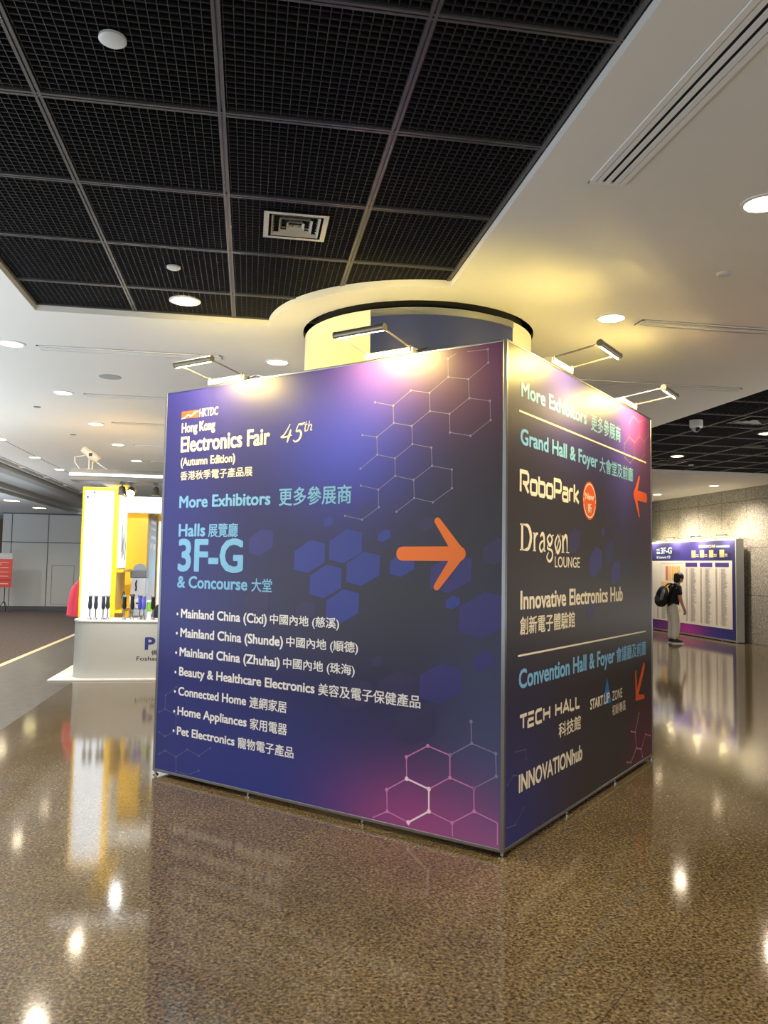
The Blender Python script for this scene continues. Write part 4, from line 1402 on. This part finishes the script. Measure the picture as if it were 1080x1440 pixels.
# floor plan in orange and yellow
b = MB(); b.cur = 0
for i in range(9):
    x = -.66 + i * .085
    b.flat([(x, 1.37), (x + .06, 1.37), (x + .06, 1.75), (x, 1.75)], -.0125)
for i in range(6):
    x = -.86 + i * .085
    b.flat([(x, .98), (x + .06, .98), (x + .06, 1.33), (x, 1.33)], -.0125)
b.build('floor_plan', mat('orange_plan_print', srgb(240, 184, 70), .5), bd)
b = MB(); b.flat([(-.60, 1.37), (-.53, 1.37), (-.53, 1.75), (-.60, 1.75)], -.013)
b.build('floor_plan_accent', mat('magenta_plan_print', srgb(200, 90, 150), .5), bd)
b = MB(); b.stroke([(-.9, .95), (-.9, 1.82), (.22, 1.82), (.22, .95)], .006, -.0125)
b.build('floor_plan_outline', M_greytext, bd)
b = MB(); text_into(b, '3F-G', -.90, -.32, 2.08, .17, -.0095, 'b')
text_into(b, 'HALLS', -1.12, -.94, 2.17, .05, -.0095, 'b'); text_into(b, '展覽廳', -1.12, -.94, 2.075, .07, -.0095, 'c')
text_into(b, '& Concourse', -1.12, -.60, 1.955, .07, -.0095, 'b'); text_into(b, '大堂', -.57, -.40, 1.95, .085, -.0095, 'c')
b.build('lettering', mat('pale_cyan_white_print', srgb(206, 238, 246), .5), bd)
b = MB(); text_into(b, 'ELECTRONICS FAIR', .98, 1.70, 2.205, .07, -.0095, 'b')
b.box(1.74, 2.26, -.0098, -.0094, 2.21, 2.25)
b.build('lettering', M_cream, bd)
b = MB()
for x in (.64, 1.02, 1.42, 1.86):
    b.flat([(x, 1.97), (x + .19, 1.97), (x + .19, 2.15), (x, 2.15)], -.0095)
    b.flat([(x + .21, 2.03), (x + .32, 2.03), (x + .32, 2.05), (x + .21, 2.05)], -.0095)
    b.flat([(x + .21, 1.99), (x + .33, 1.99), (x + .33, 2.01), (x + .21, 2.01)], -.0095)
b.build('blank_cards', mat('cream_card', srgb(232, 212, 160), .5), bd)
ar1 = None
for lab, yy in (('arm lamp on the directory board, nearest its near end', 17.15), ('second arm lamp on the directory board from its near end', 18.25), ('third arm lamp on the directory board, above the person', 19.45), ('arm lamp on the directory board beside the sign cube edge', 20.6)):
    if ar1 is None:
        ar1 = make_arm_lamp(lab, (BX + .178, yy, 2.40), -PI / 2, 'arm lamps on the directory board', mat('board_lamp_tube', (1, 1, 1, 1), .5, emit=(1.0, .84, .46), emit_strength=130))
    else:
        dup(ar1, lab, (BX + .178, yy, 2.40), -PI / 2)
# a purple poster at the picture's right edge
b = MB(); b.box(11.39, 11.4195, 14.2, 16.05, 1.0, 1.72)
tag(b.build('poster', mat('purple_print', srgb(112, 60, 150), .5)), 'purple poster on the bare stone wall beyond the near end of the directory board', 'poster')

# ================================================================== PERSON READING THE BOARD
def skinned(verts, edges, radii, sub=2):
    me = bpy.data.meshes.new('sk')
    me.from_pydata(verts, edges, [])
    ob = bpy.data.objects.new('sk', me)
    COL.objects.link(ob)
    md = ob.modifiers.new('skin', 'SKIN')
    md.use_smooth_shade = True
    for v, r in zip(me.skin_vertices[0].data, radii):
        v.radius = r if isinstance(r, tuple) else (r, r)
        v.use_root = False
    me.skin_vertices[0].data[0].use_root = True
    sb = ob.modifiers.new('sub', 'SUBSURF')
    sb.levels = sub; sb.render_levels = sub
    dg = bpy.context.evaluated_depsgraph_get()
    out = bpy.data.meshes.new_from_object(ob.evaluated_get(dg))
    bpy.data.objects.remove(ob)
    return out
def ellipsoid(mb, c, r, n=16, m=10, rot=None):
    vs = []
    for j in range(1, m):
        ph = PI * j / m
        for i in range(n):
            t = 2 * PI * i / n
            p = Vector((r[0] * math.sin(ph) * math.cos(t), r[1] * math.sin(ph) * math.sin(t), r[2] * math.cos(ph)))
            if rot is not None:
                p = rot @ p
            vs.append(p + Vector(c))
    top = Vector((0, 0, r[2])); bot = Vector((0, 0, -r[2]))
    if rot is not None:
        top = rot @ top; bot = rot @ bot
    vs += [top + Vector(c), bot + Vector(c)]
    fs = []
    for j in range(m - 2):
        for i in range(n):
            fs.append((j * n + i, (j + 1) * n + i, (j + 1) * n + (i + 1) % n, j * n + (i + 1) % n))
    a = (m - 1) * n
    for i in range(n):
        fs.append((a, i, (i + 1) % n))
        fs.append((a + 1, (m - 2) * n + (i + 1) % n, (m - 2) * n + i))
    return mb.add(vs, fs)
person = thing('person', 'person in black T-shirt and pale trousers bending to read the directory board', 'person', (9.53, 16.95, 0), math.radians(-8))
# body skeleton (x forward, y left)
V = []; Eg = []; Rd = []
def nv(p, r, par=None):
    V.append(p); Rd.append(r)
    if par is not None:
        Eg.append((par, len(V) - 1))
    return len(V) - 1
pel = nv((0, 0, .86), (.13, .10))
spi = nv((.005, 0, 1.0), (.12, .09), pel)
che = nv((.03, 0, 1.15), (.14, .10), spi)
upc = nv((.06, 0, 1.26), (.11, .085), che)
nec = nv((.10, 0, 1.335), .052, upc)
h1 = nv((.135, 0, 1.40), .062, nec)
h2 = nv((.155, 0, 1.47), (.085, .092), h1)
h3 = nv((.150, 0, 1.525), (.075, .08), h2)
for s in (-1, 1):
    sh = nv((.06, s * .165, 1.255), .058, upc)
    el = nv((.085, s * .20, 1.00), .048, sh)
    wr = nv((.165, s * .19, .80), .032, el)
    pa = nv((.19, s * .188, .745), (.022, .036), wr)
    for k, (dx, L_, r) in enumerate(((.028, .062, .0085), (.010, .072, .009), (-.008, .068, .0088), (-.024, .054, .0075))):
        f1 = nv((.195 + dx, s * .186, .705 - .0), r, pa)
        f2 = nv((.195 + dx - .006, s * .178, .705 - L_ * .55), r * .95, f1)
        nv((.195 + dx - .022, s * .168, .705 - L_), r * .8, f2)
    tb = nv((.222, s * .175, .745), .010, pa)
    nv((.235, s * .165, .71), .008, tb)
    hp = nv((-.005, s * .085, .80), .095, pel)
    kn = nv((.02, s * .09, .46), .062, hp)
    an = nv((-.02, s * .095, .10), .042, kn)
    to = nv((.10, s * .105, .045), .036, an)
body_me = skinned(V, Eg, Rd, 2)
mb = MB()
mb.add([v.co for v in body_me.vertices], [tuple(p.vertices) for p in body_me.polygons])
ellipsoid(mb, (.232, 0, 1.455), (.020, .014, .022), 10, 8)             # nose
ellipsoid(mb, (.205, 0, 1.395), (.030, .035, .022), 10, 8)             # chin
ellipsoid(mb, (.218, 0, 1.425), (.014, .024, .010), 10, 8)             # lips
for s in (-1, 1):
    ellipsoid(mb, (.145, s * .088, 1.455), (.020, .010, .030), 10, 8)  # ears
M_skin = mat('skin', srgb(206, 160, 132), .55)
body = mb.build('body', M_skin, person, smooth=180)
rm = body.modifiers.new('remesh', 'REMESH'); rm.mode = 'VOXEL'; rm.voxel_size = .008; rm.use_smooth_shade = True
sm = body.modifiers.new('smooth', 'SMOOTH'); sm.iterations = 2; sm.factor = .4
b = MB()
for s in (-1, 1):
    ellipsoid(b, (.222, s * .034, 1.478), (.010, .014, .008), 10, 8)
b.build('eyes', M_dark, person, smooth=180)
# hair
b = MB()
ellipsoid(b, (.135, 0, 1.512), (.112, .108, .092), 24, 14, Matrix.Rotation(math.radians(14), 3, 'Y'))
ellipsoid(b, (.090, 0, 1.445), (.072, .096, .100), 20, 12)
ellipsoid(b, (.198, 0, 1.525), (.038, .078, .030), 18, 10)
hair = b.build('hair', mat('dark_hair', srgb(36, 28, 26), .5), person, smooth=180)
rm = hair.modifiers.new('remesh', 'REMESH'); rm.mode = 'VOXEL'; rm.voxel_size = .01; rm.use_smooth_shade = True
# T-shirt
V = []; Eg = []; Rd = []
a = nv((-.01, 0, .76), (.19, .16)); c = nv((.005, 0, 1.0), (.165, .135), a); d = nv((.03, 0, 1.15), (.16, .12), c); e = nv((.062, 0, 1.265), (.13, .10), d); nv((.092, 0, 1.315), .075, e)
for s in (-1, 1):
    q = nv((.06, s * .168, 1.255), .074, e); nv((.072, s * .20, 1.07), .068, q)
sm_me = skinned(V, Eg, Rd, 2)
mb = MB(); mb.add([v.co for v in sm_me.vertices], [tuple(p.vertices) for p in sm_me.polygons])
shirt = mb.build('t_shirt', mat('black_tshirt_cloth', srgb(24, 24, 28), .85), person, smooth=180)
b = MB(); b.lathe([(.066, 0), (.070, .008), (.066, .018)], 24, M=Matrix.Translation((.094, 0, 1.325)) @ Matrix.Rotation(math.radians(28), 4, 'Y'), caps=False)
b.build('collar_band', M_whitep, shirt, smooth=180)
# trousers
V = []; Eg = []; Rd = []
a = nv((0, 0, 1.00), (.14, .11)); c = nv((-.01, 0, .84), (.15, .125), a)
for s in (-1, 1):
    q = nv((-.005, s * .088, .70), .118, c); k = nv((.02, s * .098, .46), .104, q); m_ = nv((.005, s * .10, .25), .096, k); nv((-.01, s * .10, .07), .09, m_)
tr_me = skinned(V, Eg, Rd, 2)
mb = MB(); mb.add([v.co for v in tr_me.vertices], [tuple(p.vertices) for p in tr_me.polygons])
mb.build('trousers', mat('pale_trouser_cloth', srgb(226, 220, 204), .85, noise=.05, nscale=14), person, smooth=180)
# shoes
for s in (-1, 1):
    rings = []
    b = lofted([((.055, s * .10, .018), .135, .048), ((.05, s * .10, .05), .128, .046), ((.03, s * .10, .085), .09, .042), ((.0, s * .10, .11), .06, .04)], 24)
    sh = b.build('shoe', mat('black_shoe', srgb(30, 30, 34), .5), person, smooth=60)
    b = lofted([((.057, s * .10, 0.0), .142, .052), ((.057, s * .10, .024), .140, .051)], 24)
    b.build('sole', M_whitep, sh, smooth=60)
# backpack
bp_ = thing('backpack', 'black and grey backpack worn by the person at the directory board', 'backpack', (9.475, 16.96, .86), math.radians(-8))
b = MB()
ellipsoid(b, (-.20, 0, .20), (.13, .155, .24), 24, 16, Matrix.Rotation(math.radians(14), 3, 'Y'))
ellipsoid(b, (-.22, 0, .08), (.14, .15, .13), 24, 14)
M_pack = mat('black_pack_cloth', srgb(30, 30, 33), .85)
o = b.build('pack', M_pack, bp_, smooth=180)
rm = o.modifiers.new('remesh', 'REMESH'); rm.mode = 'VOXEL'; rm.voxel_size = .012; rm.use_smooth_shade = True
b = MB(); ellipsoid(b, (-.285, 0, .12), (.075, .125, .12), 20, 12)
b.build('front_pocket', mat('grey_pack_cloth', srgb(70, 72, 76), .8), bp_, smooth=180)
b = MB(); ellipsoid(b, (-.23, -.12, .22), (.05, .035, .14), 16, 10, Matrix.Rotation(math.radians(14), 3, 'Y'))
b.build('side_pocket', mat('pale_grey_pack_cloth', srgb(130, 132, 134), .8), bp_, smooth=180)
for s in (-1, 1):
    pts = curve([(-.12, s * .10, ), (0, 0)]) if False else [(-.10, s * .10, .40), (-.02, s * .105, .470), (.07, s * .11, .480), (.165, s * .115, .42), (.185, s * .12, .28), (.15, s * .135, .14), (.02, s * .165, .06), (-.11, s * .14, .03)]
    b = MB(); b.path(pts, .016, 10)
    b.build('strap', M_pack, bp_, smooth=60)
